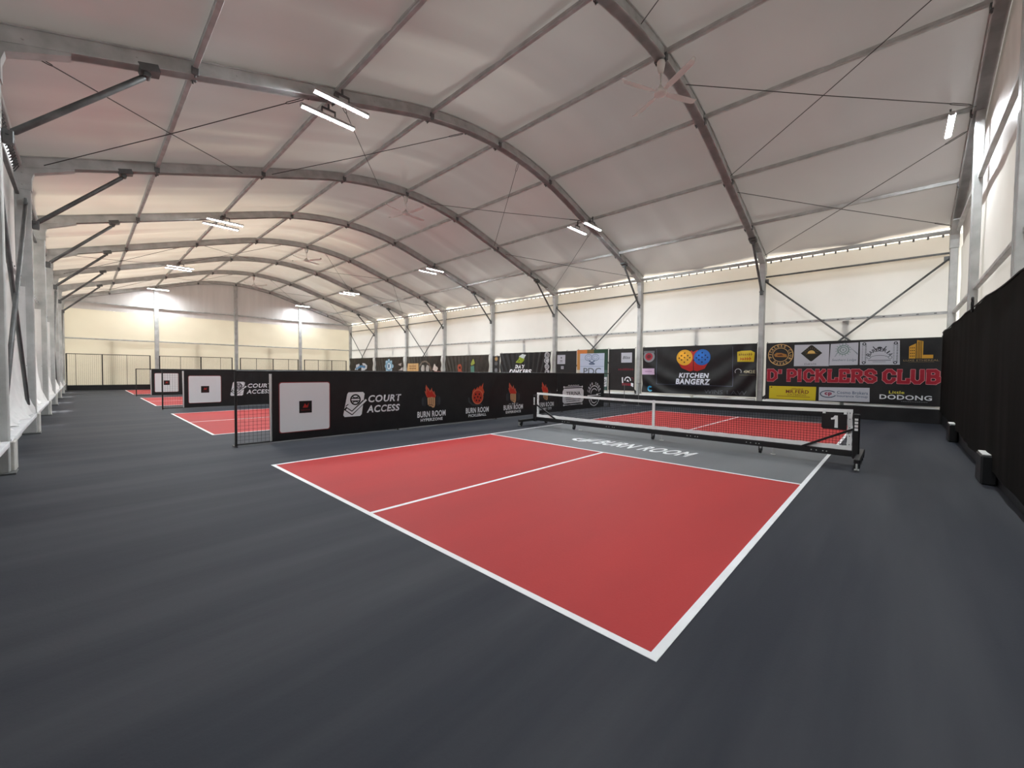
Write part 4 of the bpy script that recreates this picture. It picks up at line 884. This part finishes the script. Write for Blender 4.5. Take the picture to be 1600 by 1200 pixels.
# rolled-up foot of the wall fabric under the banners
for k in range(8):
    a, b = X[k]-W/2-.05, X[k+1]+W/2+.05; xm = (a+b)/2
    for q, (x0, x1) in enumerate(((xm+.06, a), (b, xm-.06))):
        pts = [(x0+(x1-x0)*i/12, BY+.04+.006*nz(i, k, 1), .475+.02*nz(i*.4, k, q)-.035*(1 if q else .0)) for i in range(13)]
        o = MB().tube(pts, [.062+.008*nz(i*.7, k, q+5) for i in range(13)], 14).build('rolled_skirt', M['skirt'], None, True, (xm, BY, .47))
        tag(o, 'white fabric roll under the banners, %s half of the %s bay from the curtains' % (('near', 'far')[q], nth(k)), 'fabric roll', 'fabric rolls under the banners')

# thin pole stands beside the far end of the first divider
for x, y, h, nm in ((-7.98, 14.65, .95, 'left'), (-7.50, 15.05, 1.02, 'right')):
    t = thing('pole_stand', 'thin grey pole stand by the banner wall past the divider end, %s of two' % nm, 'stand', (x, y, 0), 'thin pole stands')
    MB().tube([(x, y, .01), (x, y, h)], .014, 8).build('pole', M['steel_dark'], t); MB().lathe((x, y, 0), [(.13, 0), (.13, .012), (.03, .025)], 16).build('base', M['steel_dark'], t)
    MB().tube([(x-.12, y, h-.01), (x+.12, y, h-.01)], .009, 6).build('crossbar', M['steel_dark'], t)

# ------------------------------------------------------------------ near gable: shade curtains and wrapped blocks
KX = 1.80
for y0, y1, zt0, zt1, zb0, zb1, lab in ((8.88, 15.70, 2.70, 2.78, .24, .40, 'black shade curtain on the near gable, the piece meeting the banner wall'),
                                        (-2.6, 8.95, 2.42, 2.72, .10, .22, 'long black shade curtain on the near gable, the piece closest to the camera')):
    def cu(u, v):
        y = y0+(y1-y0)*u; zt = zt0+(zt1-zt0)*u-.03*abs(math.sin(y*1.26)); zb = zb0+(zb1-zb0)*u+.03*nz(y*1.1, 0, 2)
        z = zb+(zt-zb)*v; return (KX-.025*nz(y*.8, z*.25, 1)-.012*nz(y*2.5, z*.3, 7), y, z)
    t = thing('shade_curtain', lab, 'curtain', (KX, (y0+y1)/2, 1.4), 'black shade curtains')
    MB().grid(cu, int((y1-y0)*14), 24).build('netting', M['curtain'], t, True)
    mb = MB(); mb.tube([(KX-.01, y0+(y1-y0)*i/30, zt0+(zt1-zt0)*i/30-.03*abs(math.sin((y0+(y1-y0)*i/30)*1.26))) for i in range(31)], .012, 6); mb.build('top_cord', M['black_net'], t)
o = MB().tube([(KX-.02, 8.92+.10*math.cos(a), 2.74+.13*math.sin(a)) for a in [math.pi*2*i/16 for i in range(17)]], .014, 6).build('hanging_loop', M['black_net'], None, True, (KX, 8.92, 2.7))
tag(o, 'small black cord loop standing up at the gap between the two shade curtains', 'loop')
structure(MB().box((1.86, -2.9, 0), (1.90, 15.9, .44)).build('baseboard_near', M['black_cloth']))
for yb, nm in ((YC-4.86, 'behind the camera side'), (YC, 'nearer the camera'), (YC+4.86, 'near the banner wall')):
    t = thing('wrapped_block', 'black wrapped block with white top sheet under the curtains, %s' % nm, 'block', (1.85, yb, 0), 'wrapped blocks along the curtains')
    MB().bbox((1.70, yb-.30, 0), (1.855, yb+.20, .40), .02).build('body', M['black_cloth'], t); MB().bbox((1.715, yb-.27, .398), (1.85, yb+.17, .412), .003).build('top_sheet', M['paper'], t)
